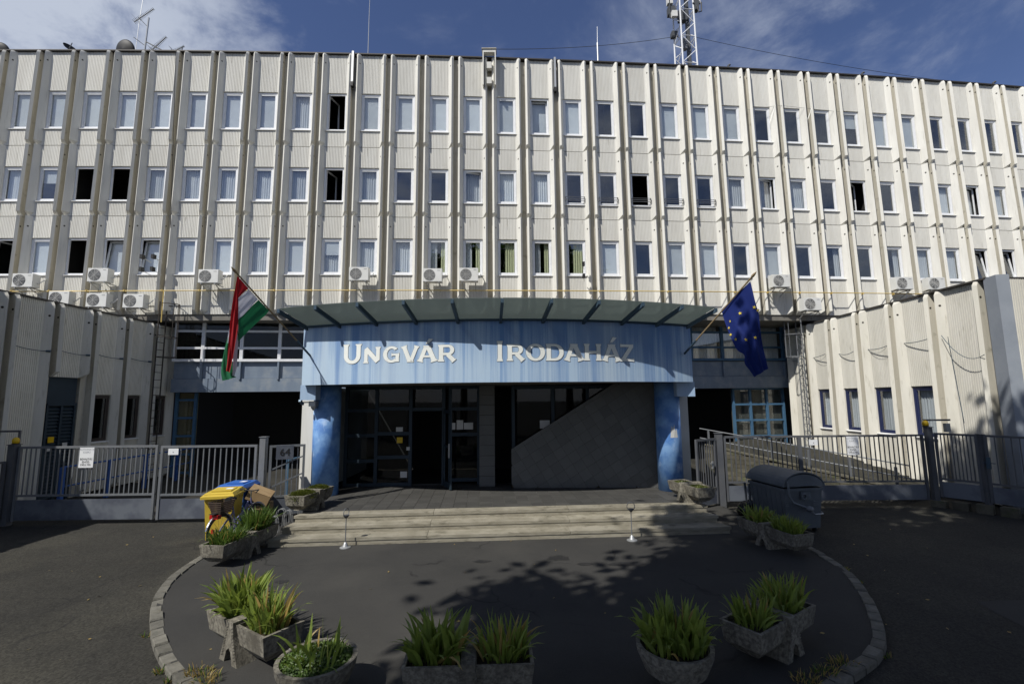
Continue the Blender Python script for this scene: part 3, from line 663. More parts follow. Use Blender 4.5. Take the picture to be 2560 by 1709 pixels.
# canopy: glass panels on slanting beams
NB = 11; SP = 1.065
for i in range(NB):
    s = SL+.12+(SR-SL-.24)*i/(NB-1); b = MB().use('steel_blue'); b.bar(bnd(s, 4.92, -.03), bnd(s*SP, 5.31, .66), .07, .10)
    b.box(-.035, .035, -.02, .02, -.05, .05, Matrix.Translation(bnd(s*SP, 5.32, .675))); pp('canopy_beam', b)
for i in range(NB-1):
    s0 = SL+.12+(SR-SL-.24)*i/(NB-1); s1 = SL+.12+(SR-SL-.24)*(i+1)/(NB-1); b = MB().use('canopy'); k = 4; vs = []
    for j in range(k+1):
        s = s0+.006+(s1-s0-.012)*j/k
        for off, z in ((-.04, 4.985), (.67, 5.385)):
            ss = s*(SP if off > 0 else 1); vs += [bnd(ss, z, off), bnd(ss, z+.012, off)]
    fs = []
    for j in range(k): a = 4*j; c = a+4; fs += [(a, a+2, c+2, c), (a+1, c+1, c+3, a+3), (a+2, a+3, c+3, c+2)]
    b.add(vs, fs); pp('glass_panel', b)
b = MB().use('steel_blue'); b.tube([bnd(SL+(SR-SL)*i/40, 4.975, .03) for i in range(41)], .03, 6); pp('canopy_rail', b)
# letters
def stroke(p, q, w, fl=1.35, ea=True, eb=True):
    p = Vector(p); q = Vector(q); d = (q-p); L = d.length; d /= L; nn = Vector((-d.y, d.x)); e = min(.16*L, w*.9)
    A = [(p, w*fl/2 if ea else w/2)]
    if ea: A += [(p+d*.03, w*fl/2), (p+d*e, w/2)]
    if eb: A += [(q-d*e, w/2), (q-d*.03, w*fl/2)]
    A += [(q, w*fl/2 if eb else w/2)]
    return [tuple(c+nn*h) for c, h in A]+[tuple(c-nn*h) for c, h in reversed(A)]
def arcp(cx, cy, rx, ry, a0, a1, w, wy=None, n=14):
    wy = wy or w*.62; o = []; i2 = []
    for j in range(n+1):
        a = radians(a0+(a1-a0)*j/n); o.append((cx+rx*cos(a), cy+ry*sin(a))); i2.append((cx+(rx-w)*cos(a), cy+(ry-wy)*sin(a)))
    return o+i2[::-1]
def glyph(c):
    w = .24
    if c == 'U': return [stroke((.14, 1), (.14, .42), w, 1.5, True, False), stroke((.86, 1), (.86, .42), w, 1.5, True, False), arcp(.5, .42, .48, .42, 180, 270, .24, .17), arcp(.5, .42, .48, .42, 270, 360, .24, .17)]
    if c == 'N': return [stroke((.14, 0), (.14, .78), w*.9, 1.5, True, False), stroke((.86, .16), (.86, 1), w*.9, 1.5, False, True), stroke((.12, .92), (.84, .08), w*1.1, 1.0)]
    if c == 'G': return [arcp(.52, .5, .5, .5, 45, 140, .24), arcp(.52, .5, .5, .5, 141, 230, .24), arcp(.52, .5, .5, .5, 231, 312, .24), stroke((.86, .05), (.86, .48), .2, 1.1), stroke((.52, .48), (.98, .48), .12, 1.6)]
    if c == 'V': return [stroke((.13, 1), (.46, .06), w, 1.5, True, False), stroke((.87, 1), (.56, .1), w*.85, 1.5, True, False), stroke((.32, .03), (.7, .03), .07, 1)]
    if c == 'A': return [stroke((.12, 0), (.44, .95), w*.85, 1.6, True, False), stroke((.88, 0), (.55, .92), w, 1.6, True, False), stroke((.24, .33), (.76, .33), .12, 1), stroke((.3, .96), (.7, .96), .08, 1)]
    if c == 'R': return [stroke((.16, 0), (.16, 1), w, 1.5), stroke((.2, .93), (.55, .93), .14, 1), stroke((.2, .45), (.55, .45), .14, 1), arcp(.55, .69, .33, .31, -90, 90, .22, .14), stroke((.52, .42), (.88, .02), w, 1.3, False, True)]
    if c == 'I': return [stroke((.5, 0), (.5, 1), .66, 1.4)]
    if c == 'O': return [arcp(.5, .5, .5, .5, a, a+89, .24) for a in (20, 110, 200, 290)]
    if c == 'D': return [stroke((.15, 0), (.15, 1), w, 1.3), stroke((.2, .93), (.5, .93), .14, 1), stroke((.2, .07), (.5, .07), .14, 1), arcp(.48, .5, .5, .5, -90, 0, .24, .15), arcp(.48, .5, .5, .5, 0, 90, .24, .15)]
    if c == 'H': return [stroke((.15, 0), (.15, 1), w, 1.4), stroke((.85, 0), (.85, 1), w, 1.4), stroke((.2, .5), (.8, .5), .15, 1)]
    if c == 'Z': return [stroke((.04, .92), (.94, .92), .15, 1.2), stroke((.02, .08), (.98, .08), .15, 1.3), stroke((.84, .9), (.2, .1), w, 1)]
LET = [('U', -3.615, -3.108, 3.937, 4.441), ('N', -3.031, -2.569, 3.945, 4.353), ('G', -2.502, -2.048, 3.942, 4.358), ('V', -2.004, -1.542, 3.948, 4.352), ('Á', -1.585, -1.089, 3.949, 4.350), ('R', -1.057, -0.597, 3.944, 4.362), ('I', 0.401, 0.560, 3.936, 4.439), ('R', 0.655, 1.111, 3.942, 4.356), ('O', 1.130, 1.611, 3.940, 4.371), ('D', 1.638, 2.098, 3.946, 4.367), ('A', 2.106, 2.612, 3.947, 4.373), ('H', 2.632, 3.085, 3.953, 4.380), ('Á', 3.123, 3.638, 3.946, 4.377), ('Z', 3.612, 4.029, 3.944, 4.386)]
def letterpoly(b, P, s0, s1, z0, z1, k, th=.022):
    n = len(P); vs = []
    for off in (.0, th+.0007*k):
        for x, y in P: vs.append(bnd(s0+(s1-s0)*x, z0+(z1-z0)*y, off))
    b.add(vs, [tuple(range(n, 2*n))]+[(i, (i+1) % n, n+(i+1) % n, n+i) for i in range(n)])
for c, s0, s1, z0, z1 in LET:
    b = MB().use('letter'); sh = MB()
    Pl = glyph('A' if c == 'Á' else c)
    if c == 'Á': Pl = Pl+[[(.42, 1.12), (.56, 1.12), (.80, 1.40), (.58, 1.44)]]
    for k, P in enumerate(Pl):
        # dark joint line under each mosaic piece
        cxm = sum(p[0] for p in P)/len(P); cym = sum(p[1] for p in P)/len(P)
        b.use('black'); gx = .007/(s1-s0); gy = .007/(z1-z0); n = len(P); Q = []
        for i in range(n):
            p0, p1, p2 = P[i-1], P[i], P[(i+1) % n]; sx = s1-s0; sz = z1-z0
            d1 = Vector(((p1[0]-p0[0])*sx, (p1[1]-p0[1])*sz)); d2 = Vector(((p2[0]-p1[0])*sx, (p2[1]-p1[1])*sz))
            if d1.length < 1e-6: d1 = d2
            if d2.length < 1e-6: d2 = d1
            t = (d1.normalized()+d2.normalized()); t = t.normalized() if t.length > 1e-4 else d1.normalized()
            area = sum(P[j][0]*P[(j+1) % n][1]-P[(j+1) % n][0]*P[j][1] for j in range(n)); sg = 1 if area > 0 else -1
            nn = Vector((t.y, -t.x))*sg*.005; Q.append((p1[0]+nn.x/sx, p1[1]+nn.y/sz))
        letterpoly(b, Q, s0, s1, z0, z1, k, .005); b.use('letter'); letterpoly(b, P, s0, s1, z0, z1, k, .011)
    pp('letter', b)
# doors and glazing behind
TD = Matrix.Translation((-.5, 14.62, 0)) @ Matrix.Rotation(.05, 4, 'Z')
b = MB().use('frame_blue_d')
xs = [-4.55, -3.65, -2.62, -1.62, -1.42, -.55]
for x in xs: b.box(x-.05, x+.05, 0, .1, .45, 3.42, TD)
for x0, x1, zs in ((-4.55, -3.65, (.5, 1.2, 1.95, 2.7, 3.38)), (-3.65, -2.62, (.5, 1.3, 2.0, 2.75, 3.38)), (-2.62, -1.62, (2.72, 3.38)), (-1.42, -.55, (.6, 1.95, 2.72, 3.38))):
    for z in zs: b.box(x0+.05, x1-.05, .01, .09, z-.05, z+.05, TD)
dg = pp('door_frame', b)
for x0, x1, z0, z1 in ((-4.5, -3.7, .5, 3.4), (-3.6, -2.67, .5, 3.4), (-2.57, -1.67, 2.75, 3.4), (-1.37, -.6, .6, 3.4)):
    link('pane', MB().use('glass_d').box(x0, x1, .04, .05, z0, z1, TD), dg, world=True)
lf = MB().use('frame_blue_d'); T2 = TD @ Matrix.Translation((-1.60, -.02, 0)) @ Matrix.Rotation(-1.25, 4, 'Z'); framebox(lf, .45, .47, 2.7, .09, -.02, .02)
lf2 = MB().use('frame_blue_d')
for (x0, x1, z0, z1) in ((0, .09, .47, 2.7), (.81, .9, .47, 2.7), (.09, .81, .47, .62), (.09, .81, 2.6, 2.7), (.09, .81, 1.6, 1.66)): lf2.box(x0, x1, -.02, .02, z0, z1, T2)
dl = pp('door', lf2, label='open glass door leaf'); link('handle', MB().use('alu').box(.83, .86, -.07, -.03, 1.35, 1.75, T2), dl, world=True)
for (x0, z0, w, h, mm) in ((-3.05, 1.98+.08, .2, .13, 'paper'), (-3.02, 1.72, .17, .17, 'yellow_d'), (-2.73, 1.5, .1, .1, 'paper'), (-1.36, 2.1, .1, .2, 'paper'), (-1.22, 2.1, .2, .28, 'paper'), (-1.0, 2.1, .28, .2, 'paper'), (-2.9, .7, .2, .18, 'paper')):
    pp('notice', MB().use(mm).box(x0, x0+w, -.012, -.004, z0, z0+h, TD))
b = MB().use('walltile')
for j in range(10): b.box(-.52, -.06, -.35, .1, .455+j*.298, .455+j*.298+.29, TD)
pp('tiled_pier', b)
# triangular tiled stair wall made of diamond tiles
TW = Matrix.Translation((-.05, 14.02, 0)) @ Matrix.Rotation(-.045, 4, 'Z')
trib = [(0, .45), (4.35, .45), (4.35, 3.43), (3.05, 3.43), (0, 1.55)]
def clip(poly, a, b):
    out = []; 
    def side(p): return (b[0]-a[0])*(p[1]-a[1])-(b[1]-a[1])*(p[0]-a[0])
    for i in range(len(poly)):
        p, q = poly[i-1], poly[i]; sp, sq = side(p), side(q)
        if sq >= 0:
            if sp < 0: t = sp/(sp-sq); out.append((p[0]+(q[0]-p[0])*t, p[1]+(q[1]-p[1])*t))
            out.append(q)
        elif sp >= 0: t = sp/(sp-sq); out.append((p[0]+(q[0]-p[0])*t, p[1]+(q[1]-p[1])*t))
    return out
TX = TW @ Matrix.Rotation(pi/2, 4, 'X')
pp('stair_wall', MB().use('grout_d') if False else MB().use('soil').prism(trib, -.16, -.008, TX))
ts = .30; ca, sa_ = cos(radians(32)), sin(radians(32))
for i in range(-14, 20):
    for j in range(-14, 22):
        c = [((i+a)*ts, (j+bb)*ts) for a, bb in ((.008, .008), (.992, .008), (.992, .992), (.008, .992))]
        q = [(x*ca-y*sa_, x*sa_+y*ca) for x, y in c]
        for a, bb in zip(trib, trib[1:]+trib[:1]):
            q = clip(q, a, bb)
            if len(q) < 3: break
        if len(q) >= 3 and abs(sum(q[k-1][0]*q[k][1]-q[k][0]*q[k-1][1] for k in range(len(q)))) > .01:
            pp('wall_tile', MB().use('walltile').prism(q, 0, .008, TX) if False else MB().use('walltile').prism(q, -.008, .002, TX))
b = MB().use('frame_blue_d')
for x in (.05, 1.25, 2.3, 3.4): b.box(x-.05, x+.05, .35, .45, .45, 3.42, TW)
b.box(0, 3.4, .36, .44, 3.3, 3.4, TW); sgz = pp('stair_glazing', b); link('pane', MB().use('glass_d').box(.1, 3.35, .39, .4, .5, 3.3, TW), sgz, world=True)
pp('notice', MB().use('paper').box(.85, 1.15, .33, .338, 2.12, 2.36, TW))
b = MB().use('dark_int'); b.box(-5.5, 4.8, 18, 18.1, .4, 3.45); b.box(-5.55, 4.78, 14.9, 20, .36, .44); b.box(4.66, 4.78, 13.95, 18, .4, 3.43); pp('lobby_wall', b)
b = MB().use('walltile'); b.box(-5.56, -5.46, 13.7, 15.0, .45, 3.43); pp('inner_side_wall', b)
for k, (y0, z0, w, h, mm) in enumerate(((13.75, 2.45, .3, .35, 'paper'), (13.78, 2.0, .22, .4, 'paper'), (14.1, 1.9, .25, .6, 'paper'), (13.8, 1.6, .5, .3, 'paper'), (13.76, 1.3, .25, .22, 'red'), (14.1, 1.2, .3, .3, 'paper'), (13.8, .9, .3, .32, 'paper'), (14.15, .75, .24, .35, 'paper'))):
    pp('notice', MB().use(mm).box(-5.455, -5.45, y0, y0+w, z0, z0+h))
# torn poster on the right column
b = MB().use('paper'); a0 = -1.75
vs = []; 
for j, (da, z) in enumerate(((0, 1.95), (.3, 1.95), (.62, 1.95), (.55, 2.2), (.42, 2.14), (.36, 2.32), (.24, 2.2), (.12, 2.28), (.05, 2.1))):
    a = a0+da; vs.append((4.42+.349*cos(a), 13.55+.349*sin(a), z-.05))
b.add(vs, [tuple(range(9))]); pp('torn_poster', b)

# ---------------------------------------------------------------- camera under the portal corner
e = empty('security_camera', (-5.42, 12.95, 2.9), 'small camera with a bracket hanging under the left end of the blue band', 'camera')
link('bracket', MB().use('steel_blue').bar((-5.7, 12.8, 2.97), (-5.35, 12.95, 2.97), .03), e, world=True); link('knob', MB().use('steel_blue').bar((-5.72, 12.7, 3.02), (-5.72, 12.9, 2.92), .06), e, world=True)
link('housing', MB().use('alu').box(-5.5, -5.32, 12.75, 13.0, 2.86, 3.0).lathe([(.02, -.12), (.07, -.05), (.075, 0)], (-5.40, 12.85, 2.87), 12), e, world=True)

# ---------------------------------------------------------------- gates and fences
def fence(label, cat, a, b, ztop, zr0, zk0, zk1, nb, name='steel_gate', m='gal_d', stiles=(), posth=None, group=None, barw=.024):
    a = Vector((*a, 0)); b = Vector((*b, 0)); L = (b-a).length; rz = atan2(b.y-a.y, b.x-a.x)
    e = empty(name, a+Vector((0, 0, RZ)), label, cat, group, rz); z = lambda v: v-RZ
    fr = MB().use(m); fr.box(0, L, -.03, .03, z(ztop-.055), z(ztop)); fr.box(0, L, -.025, .025, z(zr0-.05), z(zr0)); fr.box(0, .06, -.032, .032, z(zk0), z(ztop-.056)); fr.box(L-.06, L, -.032, .032, z(zk0), z(ztop-.056))
    for t in stiles: fr.box(t*L-.05, t*L+.05, -.034, .034, z(zk0), z(ztop-.057))
    link('frame', fr, e)
    if zk1: link('kick_panel', MB().use('kick').box(.062, L-.062, -.012, .012, z(zk0+.01), z(zk1)), e)
    me = MB().use(m).box(-barw/2, barw/2, -.011, .011, z(zr0+.001), z(ztop-.056)).mesh('bar')
    for i in range(nb):
        t = .06+(L-.12)*(i+1)/(nb+1)
        if any(abs(t-q*L) < .07 for q in stiles): continue
        link('bar', me, e, (t, 0, 0))
    return e, rz
gA, _ = fence('left leaf of the long grey gate, carrying a tall white notice', 'gate', (-12.86, 12.46), (-9.28, 12.52), 1.90, .68, .03, .55, 27, m='gal', group='grey barred vehicle gates')
gB, _ = fence('right leaf of the long grey gate, beside the small gate with number 64', 'gate', (-9.2, 12.52), (-6.72, 12.58), 1.88, .66, .02, .53, 15, m='gal', group='grey barred vehicle gates')
gC, _ = fence('long sliding grey gate in front of the right wing behind the waste container', 'gate', (5.98, 13.6), (11.62, 13.55), 1.9, .64, .10, .52, 41, stiles=(.38,), group='grey barred vehicle gates')
gD, _ = fence('narrow pedestrian gate with a slanted rail and the number 64 plate', 'gate', (-6.42, 12.62), (-5.62, 12.95), 1.85, .55, .05, .54, 5, m='gal')
b = MB().use('gal'); 
for z in (.95, 1.4): b.bar((.03, 0, z-.12), (.85, 0, z+.22), .035)
link('slanted_rail', b, gD)
link('number_plate', MB().use('kick').box(.16, .58, -.06, -.045, 1.55, 1.92), gD); t = link('number', textmesh('64', .26, 'black', .004), gD, (.37, -.066, 1.73))
gE, _ = fence('narrow pedestrian gate with a latch between the right column and the sliding gate', 'gate', (5.0, 13.1), (5.72, 13.55), 1.85, .52, .06, .50, 6)
link('latch', MB().use('alu').box(.6, .66, -.06, -.03, 1.1, 1.3).bar((.52, -.06, 1.25), (.66, -.06, 1.25), .02), gE)
gF, _ = fence('short grey fence panel beside the post with the right yellow lamp', 'fence', (11.86, 13.45), (12.36, 12.72), 1.95, .72, .2, .62, 9, name='steel_fence')
gG, _ = fence('grey fence panel running out of the picture at the right edge', 'fence', (12.42, 12.62), (13.6, 10.3), 1.95, .72, .2, .62, 15, name='steel_fence')
link('latch', MB().use('steel_blue').box(.02, .1, -.08, -.03, 1.15, 1.45).bar((-.05, -.08, 1.3), (.2, -.08, 1.3), .02), gG)
gH, _ = fence('grey fence panel leaving the picture at the left edge', 'fence', (-13.02, 12.3), (-13.25, 10.4), 1.55, .5, .1, .45, 12, name='steel_fence')
def sign(gate, x, z0, w, h, lines):
    q = link('notice_plate', MB().use('white').box(x-w/2, x+w/2, -.050, -.040, z0, z0+h), gate)
    for txt, zz, sz, mm in lines: link('lettering', textmesh(txt, sz, mm, .0008), q, (x, -.052, z0+h*zz))
M['fade'] = mat('faded_print', (.40, .42, .45), .6)
LN = [('AUTOMATA', .90, .070, 'fade'), ('KAPU', .76, .075, 'fade'), ('BEHAJTÁS', .42, .072, 'black'), ('ENGE-', .28, .072, 'black'), ('DÉLLYEL', .14, .072, 'black')]
sign(gA, 1.78, 1.42, .37, .51, LN); sign(gB, .34, 1.72, .26, .16, [('=', .4, .07, 'black')])
sign(gC, 3.62, 1.42, .34, .51, LN); sign(gC, 2.52, 1.70, .24, .15, [('=', .4, .07, 'black')])
def post(x, y, h, label, w=.12, m='gal_d', lamp=False, rz=0):
    e = empty('gate_post', (x, y, RZ), label, 'post', 'grey steel gate posts', rz)
    link('post_body', MB().use(m).box(-w/2, w/2, -w/2, w/2, 0, h-RZ).box(-w/2-.02, w/2+.02, -w/2-.02, w/2+.02, h-RZ, h-RZ+.015), e); return e
post(-6.57, 12.6, 2.07, 'tall grey gate post between the long left gate and the gate with number 64', .15, 'gal')
post(5.85, 13.6, 1.98, 'grey gate post at the left end of the sliding gate', .16)
pR = post(11.75, 13.5, 2.1, 'grey gate post under the right yellow lamp', .14)
pL = post(-12.96, 12.42, 1.95, 'grey gate post under the left yellow lamp', .17)
post(12.39, 12.67, 1.95, 'grey fence post with a latch right of the lamp post', .10)
for (x, y, z, lb) in ((11.70, 13.5, 2.12, 'yellow warning lamp on the post of the sliding gate at the right'), (-12.92, 12.4, 1.97, 'yellow warning lamp on the gate post at the left edge')):
    e = empty('warning_lamp', (x, y, z), lb, 'lamp', 'yellow gate warning lamps')
    link('lamp_base', MB().use('black').lathe([(.075, 0), (.075, .02)], n=16), e); link('lamp_dome', MB().use('yellow_d').lathe([(.07, .021), (.078, .08), (.07, .13), (.04, .165), (.0, .175)], n=18), e, smooth=True)
for (x, y, d, lb) in ((11.72, 13.5, 1, 'grey bracket arm with a sensor at the right lamp post'), (-12.9, 12.42, -1, 'grey bracket arm at the left lamp post')):
    e = empty('bracket_arm', (x, y, 2.3), lb, 'bracket')
    b = MB().use('gal_d'); b.box(min(0, .72*d), max(0, .72*d), .02, .06, -.03, .02); b.box(-.02, .02, .02, .06, -.35, .02); 
    link('arm', b, e); link('sensor', MB().use('alu').box(.62*d-.06, .62*d+.06, 0, .1, -.34, -.1), e)
# kerb stones under the right fence
for i in range(9):
    t = i/8; x = 11.8+t*2.0; y = 13.45-t*3.1
    setp(link('edging_stone', MB().use('wallstone').box(-.16, .16, -.12, .12, RZ-.05, .10+.06*random.random(), Matrix.Translation((x, y, 0)) @ Matrix.Rotation(-.99+random.uniform(-.06, .06), 4, 'Z')), kerb))

# ---------------------------------------------------------------- ramp on the right and rails
ramp = empty('entrance_ramp', (10, 16.5, RZ), 'stone walled ramp with a grey handrail behind the sliding gate', 'ramp')
A = Vector((7.6, 18.9, 0)); B = Vector((11.7, 14.2, 0)); RL = (B-A).length; ra = atan2(B.y-A.y, B.x-A.x)
TRm = Matrix.Translation(A) @ Matrix.Rotation(ra, 4, 'Z')
def rtop(u): return 1.12-(1.12-.18)*u/RL
z = RZ; row = 0
while z < 1.1:
    hh = .15; u = -(.2 if row % 2 else 0)
    while u < RL:
        L = random.uniform(.28, .46); u1 = min(u+L, RL); u0 = max(u, 0)
        if u1-u0 > .06 and z+hh*.5 < rtop((u0+u1)/2):
            zt = min(z+hh, rtop(u0)); jx = random.uniform(-.012, .012)
            m = MB().use('wallstone'); m.prism([(u0+.006, -.10+jx), (u1-.006, -.10+random.uniform(-.012, .012)), (u1-.006, .1), (u0+.006, .1)], z+.005, max(zt-.003, z+.03), TRm); link('wall_stone', m, ramp, world=True)
        u += L
    z += hh; row += 1
m = MB().use('paving'); vs = [TRm @ Vector(p) for p in ((0, .1, 1.1), (RL, .1, .16), (RL+1.2, 3.2, .10), (0, 5.6, 1.1))]; vs += [Vector((v.x, v.y, RZ-.1)) for v in vs]
m.add(vs, [(0, 1, 2, 3), (0, 4, 5, 1), (1, 5, 6, 2), (2, 6, 7, 3), (3, 7, 4, 0)]); link('ramp_surface', m, ramp, world=True)
m = MB().use('paving'); m.prism([(0, -.14), (RL, -.14), (RL, .14), (0, .14)], 0, .01) if False else None
cop = MB().use('wallstone'); cop.add([TRm @ Vector(p) for p in ((0, -.13, 1.13), (RL, -.13, .19), (RL, .13, .19), (0, .13, 1.13), (0, -.13, 1.18), (RL, -.13, .24), (RL, .13, .24), (0, .13, 1.18))], [(0, 1, 5, 4), (4, 5, 6, 7), (3, 7, 6, 2), (0, 4, 7, 3), (1, 2, 6, 5)]); link('coping', cop, ramp, world=True)
b = MB().use('gal')
for dz in (.62, .25): b.tube([TRm @ Vector((-.2, .0, 1.15+dz)), TRm @ Vector((RL, .0, .22+dz+.1))], .022, 6)
link('handrail', b, ramp, world=True)
for i in range(6):
    u = .15+i*1.15; q = TRm @ Vector((u, 0, rtop(u)+.02)); link('rail_post', MB().use('gal').box(q.x-.03, q.x+.03, q.y-.03, q.y+.03, q.z, q.z+.62), ramp, world=True)
e = empty('blue_handrail', (-13.4, 17, RZ), 'blue painted handrail along the left wing behind the gate', 'railing')
link('rail', MB().use('bluerail').tube([(-13.4, 14.3, 1.12), (-13.3, 20, 1.12)], .03, 6).tube([(-13.4, 14.3, .55), (-13.3, 20, .55)], .025, 6), e, world=True)
for y in (14.3, 15.9, 17.5, 19.1): link('rail_post', MB().use('bluerail').box(-13.45, -13.35, y-.05, y+.05, RZ, 1.12), e, world=True)
e = empty('blue_handrail', (-7.2, 15, RZ), 'short blue handrail behind the gate with number 64', 'railing')
link('rail_post', MB().use('frame_blue').box(-6.62, -6.56, 14, 14.06, RZ, 1.35), e, world=True)
link('rail', MB().use('frame_blue').bar((-6.59, 14.06, 1.3), (-6.3, 17, 1.3), .05), e, world=True)

# ---------------------------------------------------------------- ladders with cages
def ladder(label, p, out, side, zt, cage_z, m, lattice=False):
    """p base on wall, out = unit normal, side = unit along wall"""
    p = Vector(p); out = Vector(out); side = Vector(side); e = empty('roof_ladder', p, label, 'ladder')
    a = p+out*.12-side*.2; b2 = p+out*.12+side*.2; up = Vector((0, 0, 1))
    r = MB().use(m)
    for q in (a, b2): r.tube([q, q+up*(zt-p.z)], .024, 6)
    link('side_rail', r, e, world=True)
    z = p.z+.3
    while z < zt-1.0: link('rung', MB().use(m).bar((a.x, a.y, z), (b2.x, b2.y, z), .022), e, world=True); z += .3
    if lattice:
        d = MB().use(m); z = p.z+.3; k = 0
        while z < zt-1.4: d.bar((a.x, a.y, z), (b2.x, b2.y, z+.3), .014); z += .3
        link('brace', d, e, world=True)
    c = p+out*.12
    for z in cage_z:
        pts = [c-side*.2+up*(z-p.z)]+[c+side*(.36*-cos(t))+out*(.62*sin(t))+up*(z-p.z) for t in [pi*i/10 for i in range(1, 10)]]+[c+side*.2+up*(z-p.z)]
        link('cage_hoop', MB().use(m).tube(pts, .018, 6), e, world=True)
    s = MB().use(m)
    for t in (.35, .5, .65):
        q = c+side*(.36*-cos(pi*t))+out*(.62*sin(pi*t)); s.tube([(q.x, q.y, min(cage_z)), (q.x, q.y, max(cage_z))], .012, 5)
    link('cage_bar', s, e, world=True); return e
M['rust'] = mat('dark_rusty_steel', (.05, .042, .035), .7, .3)
ladder('dark rusty roof ladder with a cage at the end of the left wing', (-14.28, 18.75, 0), (1, 0, 0), (0, 1, 0), 7.05, (4.8, 5.6, 6.95), 'rust')
ladder('galvanised lattice roof ladder with a cage at the far end of the right wing', (13.02, 20.9, 0), (-1, 0, 0), (0, 1, 0), 7.3, (4.75, 5.75, 6.95), 'gal', True)
# sagging cables between the wing ribs
cb = 0
def sag(a, b, d, r=.008, m='steel_blue', n=8):
    a = Vector(a); b = Vector(b); return [a.lerp(b, i/n)-Vector((0, 0, 4*d*(i/n)*(1-i/n))) for i in range(n+1)]
for i in range(5):
    y = 14.5+1.6*i+.2; z = 4.75; e = MB().use('steel_blue'); e.tube(sag((13.28, y+1.12+.1*(i % 2), z-.02*i), (13.10, y+.02*i, z-.03*(i % 3)), .03+.05*((i*7) % 3)/2), .012, 5)
    if i in (1, 3): e.tube(sag((13.28, y+1.1, z-.06), (13.1, y, z-.04), .18), .005, 4)
    q = link('wall_cable', e); setp(q, ['sagging cable on the right wing nearest the corner pilaster', 'sagging cable above the nearest navy window', 'sagging cable above the second navy window from the camera', 'sagging cable above the third navy window from the camera', 'sagging cable beside the galvanised ladder'][i], 'cable', 'cables strung between the ribs')
e = MB().use('steel_blue'); e.tube(sag((13.1, 14.2, 4.8), (13.08, 12.95, 4.1), .35), .009, 5); e.tube([(13.2, 14.1, 4.75), (13.25, 14.0, 2.6), (12.9, 13.6, 2.2)], .008, 5)
setp(link('wall_cable', e), 'loose looping cable beside the corner pilaster of the right wing', 'cable', 'cables strung between the ribs')
for i in range(4):
    y = 13.35+1.37*i; e = MB().use('steel_blue'); e.tube(sag((-14.52, y+.15, 4.72), (-14.44, y+1.12, 4.62), .04), .010, 5); e.tube([(-14.44, y+1.1, 4.62), (-14.34, y+1.14, 4.62)], .035, 6)
    setp(link('wall_cable', e), ['cable stub on the left wing nearest the camera', 'cable stub on the left wing above the blue door', 'cable stub on the left wing above the first window', 'cable stub on the left wing above the second window'][i], 'cable', 'cables strung between the ribs')

# ---------------------------------------------------------------- air conditioners
def ac_unit():
    e = empty('air_conditioner', (0, 0, 0), 'x', 'air conditioner', 'outdoor air conditioners on the facade')
    b = MB().use('ac'); b.box(-.39, .39, -.16, .16, 0, .55); b.box(-.385, .385, -.165, -.16, .01, .54); link('casing', b, e)
    b = MB().use('ac_d'); b.lathe([(.235, 0), (.235, .008)], (0, 0, 0), 28); me = b.mesh('fan_grille'); me.transform(Matrix.Translation((-.12, -.166, .275)) @ Matrix.Rotation(pi/2, 4, 'X')); link('fan_grille', me, e)
    b = MB().use('ac')
    for r in (.07, .12, .17, .22): b.tube([(-.12+r*cos(2*pi*j/20), -.180, .275+r*sin(2*pi*j/20)) for j in range(20)], .0045, 4, closed=True)
    for j in range(4): a = pi*j/4; b.bar((-.12-.235*cos(a), -.181, .275-.235*sin(a)), (-.12+.235*cos(a), -.181, .275+.235*sin(a)), .006)
    link('guard', b, e)
    link('badge', MB().use('ac_d').box(.2, .32, -.168, -.1655, .46, .475), e)
    for sx in (-.27, .27): link('bracket', MB().use('alu').bar((sx, .45, -.03), (sx, -.16, -.03), .035).bar((sx, .45, -.3), (sx, -.12, -.04), .025), e)
    link('hose', MB().use('ac').tube([(.39, .05, .18), (.47, .06, .2), (.5, .2, .35), (.45, .40, .5)], .02, 6), e)
    return e
AC = [(-19.5, 18.40, 7.62, 'air conditioner above the end of the left wing, leftmost in its row'), (-16.58, 18.47, 7.83, 'air conditioner hanging at the third bay, upper row, above the left wing'), (-12.21, 18.57, 7.76, 'air conditioner left of the red white green flag'),
      (-6.24, 18.83, 7.87, 'air conditioner under the window above the left of the canopy'), (-3.26, 18.99, 7.83, 'air conditioner left of the pair above the canopy'), (-1.77, 19.07, 7.86, 'air conditioner right of the pair above the canopy'),
      (11.7, 20.05, 7.71, 'air conditioner right of the blue flag'), (17.52, 20.62, 7.69, 'air conditioner above the right wing, left of the last two'), (19.1, 20.78, 7.70, 'air conditioner furthest right above the right wing'),
      (-17.99, 18.42, 6.89, 'air conditioner of the lower row, half hidden by the left wing roof'), (-16.52, 18.45, 6.80, 'air conditioner of the lower row, in the middle'), (-15.08, 18.49, 6.76, 'air conditioner of the lower row, next to the ladder of the left wing'), (13.06, 20.19, 6.70, 'air conditioner of the lower row behind the galvanised ladder')]
ac0 = ac_unit()
for i, (x, y, z, lb) in enumerate(AC):
    o = ac0 if i == 0 else copytree(ac0)
    o.location = (x, y, z); o.rotation_euler = (0, 0, .05); o['label'] = lb
